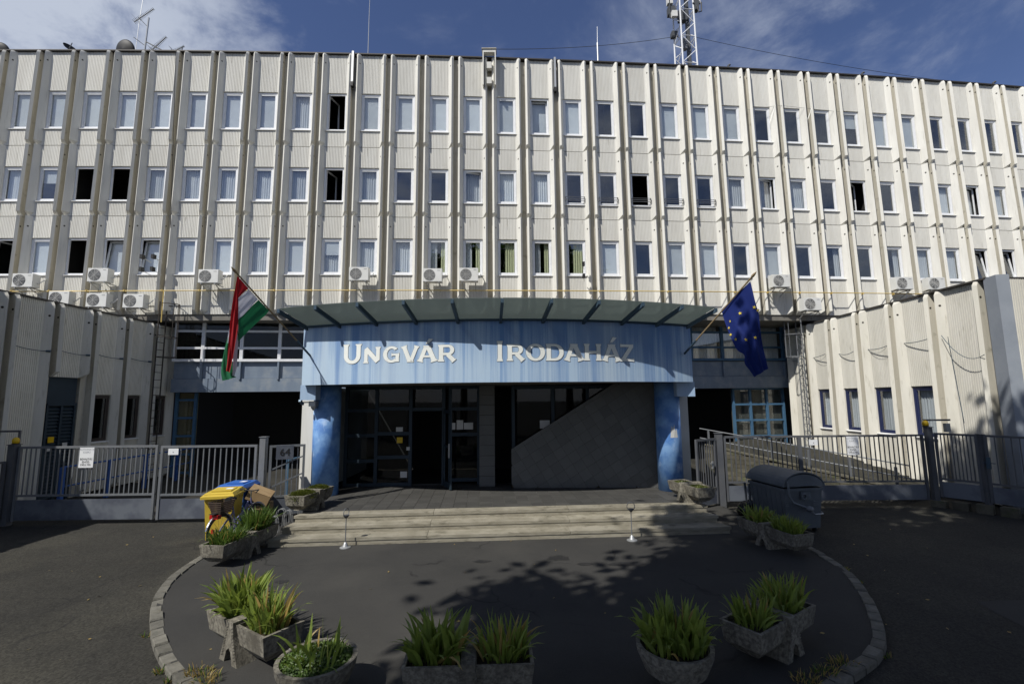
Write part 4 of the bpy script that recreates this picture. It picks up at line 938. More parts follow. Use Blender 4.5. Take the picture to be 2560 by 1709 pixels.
# gas pipe
e = empty('gas_pipe', (0, 19, 7.53), 'thin yellow gas pipe running across the facade under the lowest windows', 'pipe')
b = MB().use('gas'); gp = []
for k in range(-10, 115):
    s = (k-52)*.375
    if s < -20.5 or s > 22: continue
    x, y, h = fpos(s); gp.append((x+sin(h)*.36, y-cos(h)*.36, 7.53+.001*s))
b.tube(gp, .022, 6); link('pipe_run', b, e, world=True)
for k in range(-1, 28):
    x, y, h = fpos((k-12.5)*1.5+.16); link('pipe_clip', MB().use('gas').box(x-.012, x+.012, y-.4, y-.27, 7.49, 7.57), e, world=True)
b = MB().use('gas').tube([(-14.05, 18.55, 6.2), (-14.05, 18.55, 7.5)], .02, 6); link('riser_pipe', b, e, world=True)
# small things on the facade
def floods(cx, z, n, label):
    x, y, h = fpos(cx)
    e = empty('floodlight_pair', (x, y-.5, z), label, 'floodlight')
    for i in range(n):
        dz = (i % 2)*.52; dx = (i//2)*.46
        q = link('lamp_housing', MB().use('black').box(dx-.05, dx+.05, -.12, .05, dz, dz+.17), e); link('arm', MB().use('ac').bar((dx, 0, dz+.05), (dx+.08, .35, dz-.05), .02), q)
floods(-13.35, 8.28, 4, 'four small black sensor lamps on the ribs left of the flag'); floods(4.72, 8.05, 2, 'two small black lamps one above the other right of the middle')
# rainwater heads and pipes on the top storey
def chute(s, z0, z1, label, box=False, w=.07):
    x, y, h = fpos(s); e = empty('rain_pipe', (x, y-.2, z0), label, 'pipe')
    if box:
        b = MB().use('panel')
        for sx in (-.29, .25): b.box(sx, sx+.05, -.16, .1, z0+0.0-z0, z1-z0+.12)
        b.box(-.24, .25, -.16, .1, z1-z0-.02, z1-z0+.12); b.box(-.11, .11, -.1, .1, z1-z0-.75, z1-z0-.45) ; b.box(-.11, .11, -.1, .1, .1, .4); link('shaft_frame', b, e)
        link('cap', MB().use('joint').box(-.33, .33, -.2, .2, z1-z0+.121, z1-z0+.16), e)
    else:
        link('pipe_run', MB().use('alu').box(-w, w*.2, -.06, .1, 0, z1-z0), e); link('outlet', MB().use('black').box(-w-.01, w*.2+.01, -.08, .1, -.2, -.002), e)
chute(-4.5+.75-1.5, 16.9, 18.37, 'grey rain pipe end near the top of the facade, left one'); chute(.75, 16.85, 18.44, 'white framed shaft head standing above the roof edge in the middle', True)
chute(3.75, 16.9, 18.37, 'grey rain pipe end near the top of the facade, right of the shaft head')

# ---------------------------------------------------------------- roof equipment
def dish(x, y, z, r, rx, rz, label, m='black'):
    e = empty('satellite_dish', (x, y, z), label, 'satellite dish', 'satellite dishes on the roof', rz)
    b = MB().use(m); b.lathe([(0, -.10*r*2), (r*.5, -.07*r*2), (r*.85, -.02*r), (r, .04), (r*1.0, .05), (r*.86, 0), (r*.5, -.1*r), (0, -.15*r)], n=28); me = b.mesh('reflector', True); me.transform(Matrix.Rotation(rx, 4, 'X')); link('reflector', me, e)
    b = MB().use('alu'); b.bar((0, 0, -r-.3), (0, .05, 0), .05)
    link('mount', b, e)
    b = MB().use('alu'); b.tube([(0, 0, 0), tuple(Matrix.Rotation(rx, 3, 'X') @ Vector((0, .0, r*1.1)))], .02, 6); link('feed_arm', b, e)
dish(-23.1, 19.5, 18.88, .40, -1.3, .1, 'black satellite dish at the left edge of the roof'); dish(-20.05, 19.6, 19.08, .25, .9, 1.1, 'pale satellite dish seen from the side on the roof'); dish(-17.35, 19.4, 18.80, .47, -1.35, -.1, 'dark satellite dish beside the aerial mast')
def yagi(e, c, d, n, L, w):
    c = Vector(c); d = Vector(d).normalized(); b = MB().use('black'); b.tube([c-d*L/2, c+d*L/2], .018, 5); link('boom', b, e, world=True)
    s = Vector((.62, .35, -.70)); s = (s-d*s.dot(d)).normalized()
    b = MB().use('black')
    for i in range(n):
        p = c-d*L/2+d*L*i/(n-1); ww = w*(.6+.5*i/n); b.bar(p-s*ww, p+s*ww, .013)
    link('element', b, e, world=True)
    b = MB().use('alu'); q = c+d*L*.36
    for k in range(-3, 4): b.bar(q-s*.22+d.cross(s)*.05*k, q+s*.22+d.cross(s)*.05*k, .006)
    link('reflector', b, e, world=True)
e = empty('aerial_mast', (-16.62, 19.6, 18.35), 'thin roof mast with two rake shaped television aerials', 'antenna')
link('mast', MB().use('alu').tube([(-16.63, 19.6, 18.3), (-16.56, 19.6, 20.56)], .035, 8), e, world=True)
link('side_arm', MB().use('dish').bar((-16.58, 19.6, 19.35), (-15.86, 19.6, 18.95), .04).bar((-16.57, 19.6, 20.1), (-16.95, 19.5, 20.5), .022).bar((-16.6, 19.6, 19.15), (-17.08, 19.5, 19.5), .025), e, world=True)
link('whip', MB().use('alu').tube([(-17.04, 19.6, 18.4), (-16.98, 19.6, 20.4), (-16.9, 19.6, 21.6)], .011, 5), e, world=True)
yagi(e, (-16.79, 19.6, 20.68), (-.80, -.05, -.70), 17, 1.05, .11); yagi(e, (-16.02, 19.6, 19.22), (-.64, -.05, -.76), 17, 1.0, .11)
e = empty('television_aerial', (-15.05, 19.6, 18.35), 'small television aerial peeping over the roof edge right of the aerial mast', 'antenna')
yagi(e, (-15.1, 19.6, 18.96), (-.78, -.05, -.5), 13, .62, .09); link('mast', MB().use('dish').tube([(-14.95, 19.6, 18.3), (-14.9, 19.6, 19.1)], .018, 6), e, world=True)
for x, y, h, r, lb in ((-6.52, 19.9, 4.6, .014, 'tall thin whip antenna left of the middle of the roof'), (4.17, 20.3, 2.2, .011, 'short grey whip antenna right of the middle of the roof')):
    e = empty('whip_antenna', (x, y, 18.3), lb, 'antenna', 'whip antennas on the roof'); b = MB().use('alu').tube([(0, 0, -.1), (0, 0, h*.5), (.02, 0, h)], [r*1.6, r, r*.6], 6)
    link('whip', b, e)
    if h < 3: link('base_tube', MB().use('alu').tube([(0, 0, -.1), (0, 0, 1.35)], .035, 8), e)
# lattice mast
e = empty('lattice_mast', (9.75, 24.2, 18.3), 'tall white lattice mast with phone antennas on the roof', 'mast')
hw = .44; cs = [(-hw, -hw), (hw, -hw), (hw, hw), (-hw, hw)]; Hh = 9.0; c0 = Vector((9.9, 24.2, 18.0)); RMr = Matrix.Rotation(.14, 3, 'Z')
def lc(i, t): p = RMr @ Vector((cs[i % 4][0]*(1-.12*t), cs[i % 4][1]*(1-.12*t), 0)); return c0+p+Vector((0, 0, Hh*t))
for i in range(4): link('leg', MB().use('white').tube([lc(i, 0), lc(i, 1)], .045, 8), e, world=True)
nseg = 11
for i in range(4):
    b = MB().use('white')
    for k in range(nseg):
        t0 = k/nseg; t1 = (k+1)/nseg
        b.tube([lc(i + (k % 2), t0), lc(i+1-(k % 2), t1)], .026, 5)
        if k % 2 == 0: b.tube([lc(i, t0), lc(i+1, t0)], .026, 5)
    link('bracing', b, e, world=True)
link('cable_tray', MB().use('dish').box(c0.x+.12, c0.x+.32, c0.y+.0, c0.y+.12, 18, 26), e, world=True)
def boxat(nm, mm, dx, dy, z, sx, sy, sz): link(nm, MB().use(mm).box(c0.x+dx-sx/2, c0.x+dx+sx/2, c0.y+dy-sy/2, c0.y+dy+sy/2, z, z+sz), e, world=True)
for dx, dy, z, sx, sy, sz, mm in ((-.85, -.3, 24.9, .3, .25, 2, 'ac'), (.75, -.2, 25.0, .28, .2, 2, 'ac'), (-.75, -.2, 24.3, .4, .3, .5, 'dish'), (-.7, -.5, 23.95, .3, .2, .35, 'ac'), (.62, -.3, 24.5, .22, .3, .8, 'dish'), (0, .1, 24.2, .5, .3, .6, 'dish'), (-.5, .2, 23.3, .35, .3, .3, 'dish'), (-.1, -.1, 22.3, .28, .25, .6, 'gal')):
    boxat('antenna_box', mm, dx, dy, z, sx, sy, sz)
link('mount_frame', MB().use('dish').bar((c0.x-.9, c0.y-.4, 24.0), (c0.x-.3, c0.y-.4, 24.0), .05).bar((c0.x-.9, c0.y-.4, 24.0), (c0.x-.9, c0.y-.4, 26.4), .05).bar((c0.x+.4, c0.y-.4, 24.9), (c0.x+.8, c0.y-.4, 24.9), .05).bar((c0.x-1, c0.y-.4, 25.6), (c0.x+.9, c0.y-.4, 25.6), .05), e, world=True)
link('feeder_cable', MB().use('black').tube([(c0.x+.6, c0.y-.45, 24.7), (c0.x+.68, c0.y-.5, 24.25), (c0.x+.82, c0.y-.5, 24.3), (c0.x+.86, c0.y-.45, 24.9)], .035, 6), e, world=True)
for a, b2, d, lb in (((c0.x-.45, c0.y-.4, 22.9), (-1.2, 19.5, 18.75), .25, 'thin guy wire from the lattice mast to the shaft head'), ((c0.x+.45, c0.y-.3, 22.9), (27.6, 22.6, 18.55), .35, 'thin guy wire from the lattice mast to the right end of the roof'), ((c0.x-.5, c0.y, 21.5), (c0.x-1.8, c0.y-3, 18.3), 0, 'steep guy wire left of the lattice mast')):
    setp(link('guy_wire', MB().use('dish').tube(sag(a, b2, d, n=16), .014, 4)), lb, 'wire', 'guy wires of the mast')
for s in (12, 18.8, 26): 
    x, y, h = fpos(s); setp(link('roof_vent', MB().use('dish').tube([(x, y-.05, ZT), (x, y-.05, ZT+.14), (x+.08, y-.1, ZT+.17)], .05, 8)), {12: 'small dark roof outlet nearest the lattice mast', 18.8: 'small dark roof outlet in the middle of the right half of the roof edge', 26: 'small dark roof outlet near the right end of the roof edge'}[s], 'roof vent', 'small outlets on the roof edge')
# thin wires on the top storey
x, y, h = fpos(12.3)
setp(link('wire_aerial', MB().use('alu').tube([(11.0, 20.4, 16.25), (12.6, 20.45, 16.5), (15.8, 20.8, 16.35)], .008, 4).tube([(12.4, 20.4, 16.48), (12.1, 20.55, 15.6)], .006, 4).tube([(14.2, 20.6, 16.42), (13.9, 20.7, 15.6)], .006, 4)), 'thin curved wire aerial in front of the top storey', 'wire')
setp(link('wall_cable', MB().use('black').tube([(fpos(-12.9+k*.05)[0]-k*.0, fpos(-12.9)[1]-.28, 18.2-k*1.0) for k in range(9)], .012, 4)), 'black cable hanging down the facade in the third bay', 'cable')

# ---------------------------------------------------------------- flags
def flagpole(base, tip, label, clothfn):
    base = Vector(base); tip = Vector(tip); e = empty('flag', base, label, 'flag', 'flags on slanted poles')
    d = (tip-base).normalized()
    link('pole', MB().use('wood').tube([base+d*.55, tip], .019, 8), e, world=True); link('holder', MB().use('steel_blue').tube([base, base+d*.56], .028, 8), e, world=True)
    f = MB().use('wood'); q = tip; f.tube([q-d*.02, q+d*.03, q+d*.08, q+d*.16], [.02, .035, .03, .004], 10); link('finial', f, e, world=True); clothfn(e, base, tip, d)
def cloth(e, grid, mats, name='cloth'):
    for key, cols in mats.items():
        b = MB().use(key); nu = len(cols); nv = len(grid[0]); vs = []
        for c in cols: vs += grid[c]
        b.add(vs, [(i*nv+j, (i+1)*nv+j, (i+1)*nv+j+1, i*nv+j+1) for i in range(nu-1) for j in range(nv-1)])
        link(name, b, e, world=True, smooth=True)
PATCH = [('fl_red', 'cloth', [((-6.327, 10.586, 5.880), (-6.210, 10.828, 5.653)), ((-6.319, 10.581, 5.710), (-6.241, 10.745, 5.553)), ((-6.308, 10.583, 5.542), (-6.270, 10.661, 5.450)), ((-6.297, 10.585, 5.366), (-6.294, 10.590, 5.362))]),
 ('fl_white', 'cloth', [((-6.206, 10.837, 5.648), (-6.087, 11.062, 5.433)), ((-6.241, 10.745, 5.548), (-6.121, 10.978, 5.325)), ((-6.270, 10.661, 5.450), (-6.180, 10.828, 5.136)), ((-6.294, 10.590, 5.362), (-6.265, 10.581, 4.824))]),
 ('fl_green', 'cloth', [((-6.084, 11.069, 5.429), (-5.945, 11.316, 5.209)), ((-6.141, 10.928, 5.258), (-6.000, 11.195, 5.055)), ((-6.209, 10.745, 5.022), (-6.113, 10.928, 4.761)), ((-6.265, 10.581, 4.824), (-6.213, 10.653, 4.438)), ((-6.246, 10.581, 4.511), (-6.227, 10.603, 4.333))]),
 ('fl_red', 'cloth_fold', [((-6.305, 10.516, 5.858), (-6.297, 10.538, 5.860)), ((-6.322, 10.510, 5.575), (-6.265, 10.538, 5.347)), ((-6.358, 10.510, 5.242), (-6.240, 10.531, 4.898)), ((-6.387, 10.510, 4.797), (-6.228, 10.521, 4.633)), ((-6.403, 10.510, 4.275), (-6.244, 10.510, 4.306)), ((-6.413, 10.510, 3.936), (-6.277, 10.510, 3.934)), ((-6.427, 10.510, 3.703), (-6.323, 10.510, 3.649))]),
 ('fl_white', 'cloth_fold', [((-6.301, 10.590, 4.75), (-6.240, 10.58, 4.75)), ((-6.295, 10.590, 4.381), (-6.236, 10.60, 4.304)), ((-6.325, 10.590, 4.071), (-6.234, 10.60, 4.073)), ((-6.331, 10.590, 3.779), (-6.223, 10.600, 3.779)), ((-6.324, 10.590, 3.602), (-6.261, 10.590, 3.566))]),
 ('fl_white', 'cloth_fold', [((-6.40, 10.610, 5.0), (-6.36, 10.610, 5.0)), ((-6.483, 10.610, 4.583), (-6.38, 10.610, 4.582)), ((-6.503, 10.610, 4.345), (-6.38, 10.610, 4.287))]),
 ('fl_green', 'cloth_fold', [((-6.505, 10.625, 4.47), (-6.38, 10.625, 4.42)), ((-6.562, 10.625, 4.207), (-6.38, 10.625, 4.157)), ((-6.600, 10.625, 3.914), (-6.34, 10.625, 3.831)), ((-6.592, 10.625, 3.671), (-6.30, 10.625, 3.60)), ((-6.539, 10.625, 3.477), (-6.254, 10.625, 3.554))])]
def rowgrid(rows, nu, nv, amp, fr, ph):
    rr = [(Vector(a), Vector(b)) for a, b in rows]; g = []
    A = catmull([tuple(a) for a, b in rr], 8); B = catmull([tuple(b) for a, b in rr], 8)
    for i in range(nu+1):
        col = []
        for j in range(len(A)):
            t = i/nu; p = Vector(A[j]).lerp(Vector(B[j]), t); w = (Vector(A[j])-Vector(B[j])).length
            e_ = min(1, j/6)*amp*min(1, w/.15); p.y += e_*sin(t*fr+j*.09+ph)+e_*.5*sin(t*fr*2.3-j*.12+ph*2); col.append(p)
        g.append(col)
    return g
def hu(e, base, tip, d):
    for k, (m, nm, rows) in enumerate(PATCH):
        g = rowgrid(rows, 14, 0, .022 if k > 2 else .016, 9.5, k*1.3); cloth(e, g, {m: range(len(g))}, nm)
flagpole((-5.37, 12.42, 4.2), (-6.34, 10.52, 5.96), 'red white green flag on a slanted pole at the left of the blue band', hu)
EUL = [(5.235, 11.545, 5.166), (5.237, 11.341, 4.779), (5.255, 11.191, 4.463), (5.316, 11.045, 4.117), (5.43, 10.957, 3.975), (5.439, 10.977, 3.779), (5.540, 10.993, 3.629), (5.678, 11.050, 3.453)]
EUR = [(5.524, 10.602, 5.649), (5.560, 10.577, 5.294), (5.615, 10.591, 5.063), (5.686, 10.631, 4.874), (5.744, 10.714, 4.570), (5.816, 10.808, 4.255), (5.915, 10.916, 3.938), (6.022, 11.050, 3.656)]
def eu(e, base, tip, d):
    g = rowgrid(list(zip(EUL, EUR)), 26, 0, .032, 11, .4); cloth(e, g, {'eu_blue': range(len(g))})
    flat = [(i, j) for i in range(len(g)) for j in range(len(g[0]))]
    for (x, z, sc) in ((5.575, 5.034, 1), (5.408, 4.963, 1), (5.294, 4.820, .8), (5.213+.05, 4.650, .9), (5.221+.05, 4.485, .95), (5.309+.02, 4.370, 1), (5.473, 4.325, 1.1), (5.640, 4.371, .95), (5.720, 4.50, .3), (5.655, 4.975, 1)):
        i, j = min(flat, key=lambda q: (g[q[0]][q[1]].x-x)**2+(g[q[0]][q[1]].z-z)**2); q = g[i][j]
        i0, i1 = max(i-1, 0), min(i+1, len(g)-1); j0, j1 = max(j-1, 0), min(j+1, len(g[0])-1)
        du = (g[i1][j]-g[i0][j]).normalized(); dv = (g[i][j1]-g[i][j0]).normalized(); nn = du.cross(dv).normalized()
        if nn.y > 0: nn = -nn
        ax = (Vector((1, 0, 0))-nn*nn.x).normalized(); az_ = nn.cross(ax)*-1
        if az_.z < 0: az_ = -az_
        vs = []
        for s in range(10):
            r = (.046 if s % 2 == 0 else .019)*sc; aa = pi/2+2*pi*s/10; vs.append(q+ax*cos(aa)*r+az_*sin(aa)*r+nn*.014)
        link('star', MB().use('eu_gold').add(vs+[q+nn*.016], [(10, s, (s+1) % 10) for s in range(10)]), e, world=True)
flagpole((4.69, 12.72, 4.18), (5.54, 10.55, 5.74), 'blue flag with gold stars on a slanted pole at the right of the blue band', eu)

# ---------------------------------------------------------------- planters
def blades(b, rng, cx, cy, rx, ry, n, h0, h1, w, spread, z0=0, dry=.06, leafm='leaf'):
    for i in range(n):
        a = rng.uniform(0, 2*pi); r = sqrt(rng.random()); x = cx+rx*r*cos(a); y = cy+ry*r*sin(a); L = rng.uniform(h0, h1)
        az = rng.gauss(a, .9); lean = abs(rng.gauss(.22, spread*1.15))+.22*r*r; tw = rng.uniform(0, pi); dirv = Vector((cos(az), sin(az), 0)); side = Vector((cos(tw), sin(tw), 0)); ww = w*rng.uniform(.9, 1.9)
        b.use('leaf_dry' if rng.random() < dry else leafm)
        p = Vector((x, y, z0)); vs = []; ang = lean*.5; k = 5
        for j in range(k+1):
            t = j/k; wj = ww*(.55+.45*min(1, t*3))*(1-t**3)*.5+.001 if t < 1 else .0008
            vs += [p-side*wj, p+side*wj]; ang += lean*1.25/k*(.4+1.6*t); stp = L/k; p = p+dirv*sin(min(ang, 2.4))*stp+Vector((0, 0, cos(min(ang, 2.4))*stp))
        b.add(vs, [(2*j, 2*j+1, 2*j+3, 2*j+2) for j in range(k)])
def leafmass(b, rng, cx, cy, rx, ry, n, z0, hz, size, m, overhang=0):
    for i in range(n):
        a = rng.uniform(0, 2*pi); r = sqrt(rng.random()); x = cx+rx*r*cos(a)*(1+overhang*rng.random()); y = cy+ry*r*sin(a)*(1+overhang*rng.random())
        z = z0+hz*(rng.random()**.7)*(1-.5*r*r)-(overhang*.4*max(0, r-.8)*5*rng.random())
        u = Vector((rng.gauss(0, 1), rng.gauss(0, 1), rng.gauss(0, .5))).normalized(); v = u.orthogonal().normalized(); s = size*rng.uniform(.5, 1.2); p = Vector((x, y, z))
        b.use(m); b.add([p-u*s, p+v*s*.6, p+u*s, p-v*s*.6], [(0, 1, 2, 3)])
def trough_mesh(x0, x1, flip=1):
    b = MB().use('wash'); W = .25; zt = .42; zm = .20; zb = .10
    # outer end (x at far side) slants inwards
    xo = x1 if flip > 0 else x0; xi = x0 if flip > 0 else x1; s = flip
    def ring(z, ins, inset): return [(xi, -W+ins, z), (xo-s*inset, -W+ins, z), (xo-s*inset, W-ins, z), (xi, W-ins, z)]
    R = [ring(zb, .12, .12), ring(zm, .035, .03), ring(zt-.0, .0, .0)]; vs = [p for r in R for p in r]
    inn = [(xi+s*.02, -W+.035, zt), (xo-s*.035, -W+.035, zt), (xo-s*.035, W-.035, zt), (xi+s*.02, W-.035, zt)]; vs += inn; vs += [(x, y, zt-.07) for x, y, z in inn]
    f = [(0, 1, 2, 3)]
    for k in range(3):
        for j in range(4): f.append((4*k+j, 4*k+(j+1) % 4, 4*k+4+(j+1) % 4, 4*k+4+j))
    for j in range(4): f.append((12+j, 12+(j+1) % 4, 16+(j+1) % 4, 16+j))
    b.add(vs, f); b.use('soil'); b.add([(xi+s*.02, -W+.03, zt-.05), (xo-s*.03, -W+.03, zt-.05), (xo-s*.03, W-.03, zt-.05), (xi+s*.02, W-.03, zt-.05)], [(0, 1, 2, 3)])
    return b
def leg_mesh():
    b = MB().use('wash'); y0, y1 = -.285, .285
    for sx in (-1, 1):
        P = [(sx*.0, .455), (sx*.07, .455), (sx*.085, .30), (sx*.20, 0.0), (sx*.09, 0.0), (sx*.05, .13), (sx*.0, .17)]
        T = Matrix.Rotation(pi/2, 4, 'X'); b.prism(P, y0, y1, T)
    # rope relief on the front edges
    for sx in (-1, 1):
        for yy in (-.288, .288):
            for j in range(11):
                t = j/11; x = sx*(.05+.10*t); z = .38-.35*t; b.bar((x-.022, yy, z), (x+.022, yy, z+.02), .010, .006)
    return b
def planter(x, y, z, rz, label, L=1.3):
    e = empty('concrete_planter', (x, y, z), label, 'planter', 'double concrete planters', rz)
    link('trough', trough_mesh(.06, L/2), e); link('trough', trough_mesh(-L/2, -.06, -1), e); link('leg', leg_mesh(), e); return e
def plant(x, y, z, rz, label, fn, seed, name='iris_clump', cat='plant', kind=None):
    rng = random.Random(seed); b = MB(); fn(b, rng); o = link(name, b, None, (x, y, z), rz, smooth=False); setp(o, label, cat, 'plants in the planters', kind); return o
def off(x, y, rz, u, v=0): return x+u*cos(rz)-v*sin(rz), y+u*sin(rz)+v*cos(rz)
# 1 left foreground
rz = atan2(5.55-6.25, -2.74+3.80); X, Y = -3.17, 6.07
planter(X, Y, 0, rz, 'double concrete planter in the left foreground, brightly lit, with tall iris'); 
p = off(X, Y, rz, -.34); plant(*p, .36, rz, 'tall bright iris clump in the left half of the left foreground planter', lambda b, r: blades(b, r, 0, 0, .25, .18, 190, .28, .56, .040, .38, dry=.10), 1)
p = off(X, Y, rz, .33); plant(*p, .36, rz, 'shorter reddish iris clump in the right half of the left foreground planter', lambda b, r: (blades(b, r, 0, 0, .24, .18, 190, .18, .48, .026, .22, dry=.16), leafmass(b, r, 0, 0, .24, .19, 120, .0, .08, .03, 'leaf_g')), 2)
# 3 bottom middle
X, Y, rz = -.47, 5.17, .04
planter(X, Y, 0, rz, 'double concrete planter at the bottom middle edge, in shade')
p = off(X, Y, rz, -.34); plant(*p, .36, rz, 'wide leaved iris clump in the left half of the bottom middle planter', lambda b, r: blades(b, r, 0, 0, .25, .19, 105, .26, .54, .044, .40, dry=.06), 3)
p = off(X, Y, rz, .34); plant(*p, .36, rz, 'narrow leaved iris clump in the right half of the bottom middle planter', lambda b, r: blades(b, r, 0, 0, .25, .18, 120, .16, .44, .024, .30, dry=.10), 4)
# 4 right foreground
rz = atan2(6.28-5.52, 3.74-2.64); X, Y = 3.08, 6.04
planter(X, Y, 0, rz, 'double concrete planter at the right of the forecourt, in shade')
p = off(X, Y, rz, -.34); plant(*p, .36, rz, 'dark iris clump in the near half of the right forecourt planter', lambda b, r: blades(b, r, 0, 0, .24, .18, 110, .16, .40, .026, .30, dry=.07), 5)
p = off(X, Y, rz, .34); plant(*p, .36, rz, 'bright green iris clump in the far half of the right forecourt planter', lambda b, r: blades(b, r, 0, 0, .25, .19, 135, .20, .46, .032, .32, dry=.05), 6)
# 5 by container
rz = radians(-76); X, Y = 5.28, 9.95
planter(X, Y, 0, rz, 'double concrete planter beside the grey waste container', 1.5)
p = off(X, Y, rz, -.38); plant(*p, .36, rz, 'yellow green plants in the far half of the planter by the container', lambda b, r: blades(b, r, 0, 0, .28, .17, 110, .18, .40, .034, .26, dry=.05), 7)
p = off(X, Y, rz, .38); plant(*p, .36, rz, 'dense upright green plants in the near half of the planter by the container', lambda b, r: blades(b, r, 0, 0, .30, .18, 260, .18, .36, .022, .14, dry=.02), 8)
# 6, 7 terrace
rz = radians(-75); X, Y = 4.42, 12.05
planter(X, Y, .45, rz, 'double concrete planter on the right end of the terrace', 1.25)
p = off(X, Y, rz, -.32); plant(*p, .82, rz, 'low mossy growth in the far half of the terrace planter at the right', lambda b, r: leafmass(b, r, 0, 0, .27, .2, 900, -.02, .09, .022, 'leaf_c'), 9, 'creeper')
p = off(X, Y, rz, .32); plant(*p, .82, rz, 'low mossy growth in the near half of the terrace planter at the right', lambda b, r: leafmass(b, r, 0, 0, .27, .2, 900, -.02, .09, .022, 'leaf_c'), 10, 'creeper')
rz = radians(-98); X, Y = -4.88, 11.62
planter(X, Y, .45, rz, 'double concrete planter on the left end of the terrace', 1.3)
p = off(X, Y, rz, -.33); plant(*p, .82, rz, 'creeping plant spilling from the far half of the left terrace planter', lambda b, r: leafmass(b, r, 0, 0, .30, .24, 1800, 0, .14, .022, 'leaf_c', .12), 11, 'creeper')
p = off(X, Y, rz, .33); plant(*p, .82, rz, 'creeping plant hanging over the near half of the left terrace planter', lambda b, r: leafmass(b, r, 0, 0, .31, .25, 2200, -.02, .16, .022, 'leaf_c', .30), 12, 'creeper')
# 8 left of the steps
rz = radians(-98); X, Y = -5.38, 9.68
planter(X, Y, 0, rz, 'double concrete planter left of the steps in front of the bicycle', 1.6)
p = off(X, Y, rz, -.40); plant(*p, .36, rz, 'tall grassy plants in the far half of the planter left of the steps', lambda b, r: blades(b, r, 0, 0, .32, .22, 330, .25, .52, .022, .30, dry=.03, leafm='leaf_g'), 13, 'grass_clump')
p = off(X, Y, rz, .40); plant(*p, .36, rz, 'low spreading grass in the near half of the planter left of the steps', lambda b, r: (blades(b, r, 0, 0, .32, .24, 520, .10, .34, .014, .42, dry=.05, leafm='leaf_g'), leafmass(b, r, 0, 0, .3, .22, 300, 0, .06, .02, 'leaf_g', .1)), 14, 'grass_clump')
# round bowls
def bowl(x, y, label, r=.40, h=.40):
    e = empty('round_planter', (x, y, 0), label, 'planter', 'round concrete bowls')
    link('bowl', MB().use('wash').lathe([(r*.45, .05), (r*.8, .16), (r*.97, h-.08), (r, h), (r-.045, h), (r-.07, h-.06), (.0, h-.08)], n=40), e, smooth=False)
    link('foot', MB().use('wash').lathe([(r*.42, 0), (r*.40, .06)], n=20), e); link('soil', MB().use('soil').lathe([(r-.05, h-.055), (.001, h-.03)], n=24), e); return e
bowl(-2.03, 5.16, 'round concrete bowl planter in the left foreground')
plant(-2.03, 5.16, .36, 0, 'leafy green growth with tall thin blades in the left round bowl', lambda b, r: (leafmass(b, r, 0, 0, .35, .35, 3000, -.01, .10, .018, 'leaf_g', .04), blades(b, r, 0, 0, .30, .30, 34, .18, .42, .022, .22, dry=.05), leafmass(b, r, 0, 0, .34, .34, 22, .08, .07, .007, 'fl_white')), 15, 'leafy_plant')
bowl(1.70, 5.36, 'round concrete bowl planter in the right foreground')
plant(1.70, 5.36, .36, 0, 'wide leaved iris clump filling the right round bowl', lambda b, r: blades(b, r, 0, 0, .30, .30, 170, .22, .50, .040, .36, dry=.07), 16)

# ---------------------------------------------------------------- bins, bicycle, boxes
def wheelie(x, y, rz, m, label, w=.60, d=.72, h=1.0):
    e = empty('wheeled_bin', (x, y, RZ), label, 'bin', 'wheeled bins beside the gate', rz)
    b = MB().use(m); W0, D0, W1, D1 = w*.42, d*.40, w/2, d/2
    vs = [(-W0, -D0, .06), (W0, -D0, .06), (W0, D0, .06), (-W0, D0, .06), (-W1, -D1, h), (W1, -D1, h), (W1, D1, h), (-W1, D1, h)]
    b.add(vs, [(3, 2, 1, 0), (0, 1, 5, 4), (1, 2, 6, 5), (2, 3, 7, 6), (3, 0, 4, 7), (4, 5, 6, 7)])
    b.box(-W1-.03, W1+.03, -D1-.03, D1+.02, h-.05, h+.005)
    for sx in (-.1, .1): b.box(sx-.012, sx+.012, -D1-.015, -D1+.02, h-.17, h-.05)
    for i in range(4): b.box(-W1-.01, W1+.01, -D1*.9+i*.2, -D1*.9+i*.2+.02, h-.14, h-.05)
    link('bin_body', b, e)
    l = MB().use(m); P = [(-W1-.05, -D1-.09, h+.006), (W1+.05, -D1-.09, h+.006), (W1+.04, D1+.03, h+.006), (-W1-.04, D1+.03, h+.006), (-W1+.01, -D1+.0, h+.07), (W1-.01, -D1+.0, h+.07), (W1-.02, D1-.04, h+.085), (-W1+.02, D1-.04, h+.085)]
    l.add(P, [(0, 1, 5, 4), (1, 2, 6, 5), (2, 3, 7, 6), (3, 0, 4, 7), (4, 5, 6, 7), (3, 2, 1, 0)])
    l.box(-W1-.05, W1+.05, -D1-.095, -D1-.07, h-.045, h+.012); l.box(-W1-.052, -W1-.03, -D1-.07, D1, h-.03, h+.01); l.box(W1+.03, W1+.052, -D1-.07, D1, h-.03, h+.01)
    for z, k in ((.02, .03), (.045, .05)): l.box(-W1-.05+k, W1+.05-k, -D1-.09+k, D1+.02-k, h+z, h+z+.012)
    l.box(-.2, .2, -D1+.12, D1-.18, h+.08, h+.095)
    link('lid', l, e)
    link('sticker', MB().use('white').box(.02, .16, -.05, .1, h+.096, h+.098), e)
    for sx in (-1, 1):
        wb = MB().use('rubber').lathe([(.03, -.025), (.1, -.025), (.1, .025), (.03, .025)], n=18); me = wb.mesh('wheel'); me.transform(Matrix.Translation((sx*W1*.9, D0+.02, .1)) @ Matrix.Rotation(pi/2, 4, 'Y')); link('wheel', me, e)
    link('handle', MB().use(m).tube([(-W1+.08, D1+.07, h-.02), (W1-.08, D1+.07, h-.02)], .016, 8), e)
wheelie(-6.62, 11.10, .22, 'yellow', 'yellow wheeled bin with a closed lid left of the bicycle', .57, .74, 1.0)
wheelie(-6.84, 12.05, .0, 'bluep', 'blue wheeled bin with a closed lid behind the yellow bin', .60, .66, 1.0)
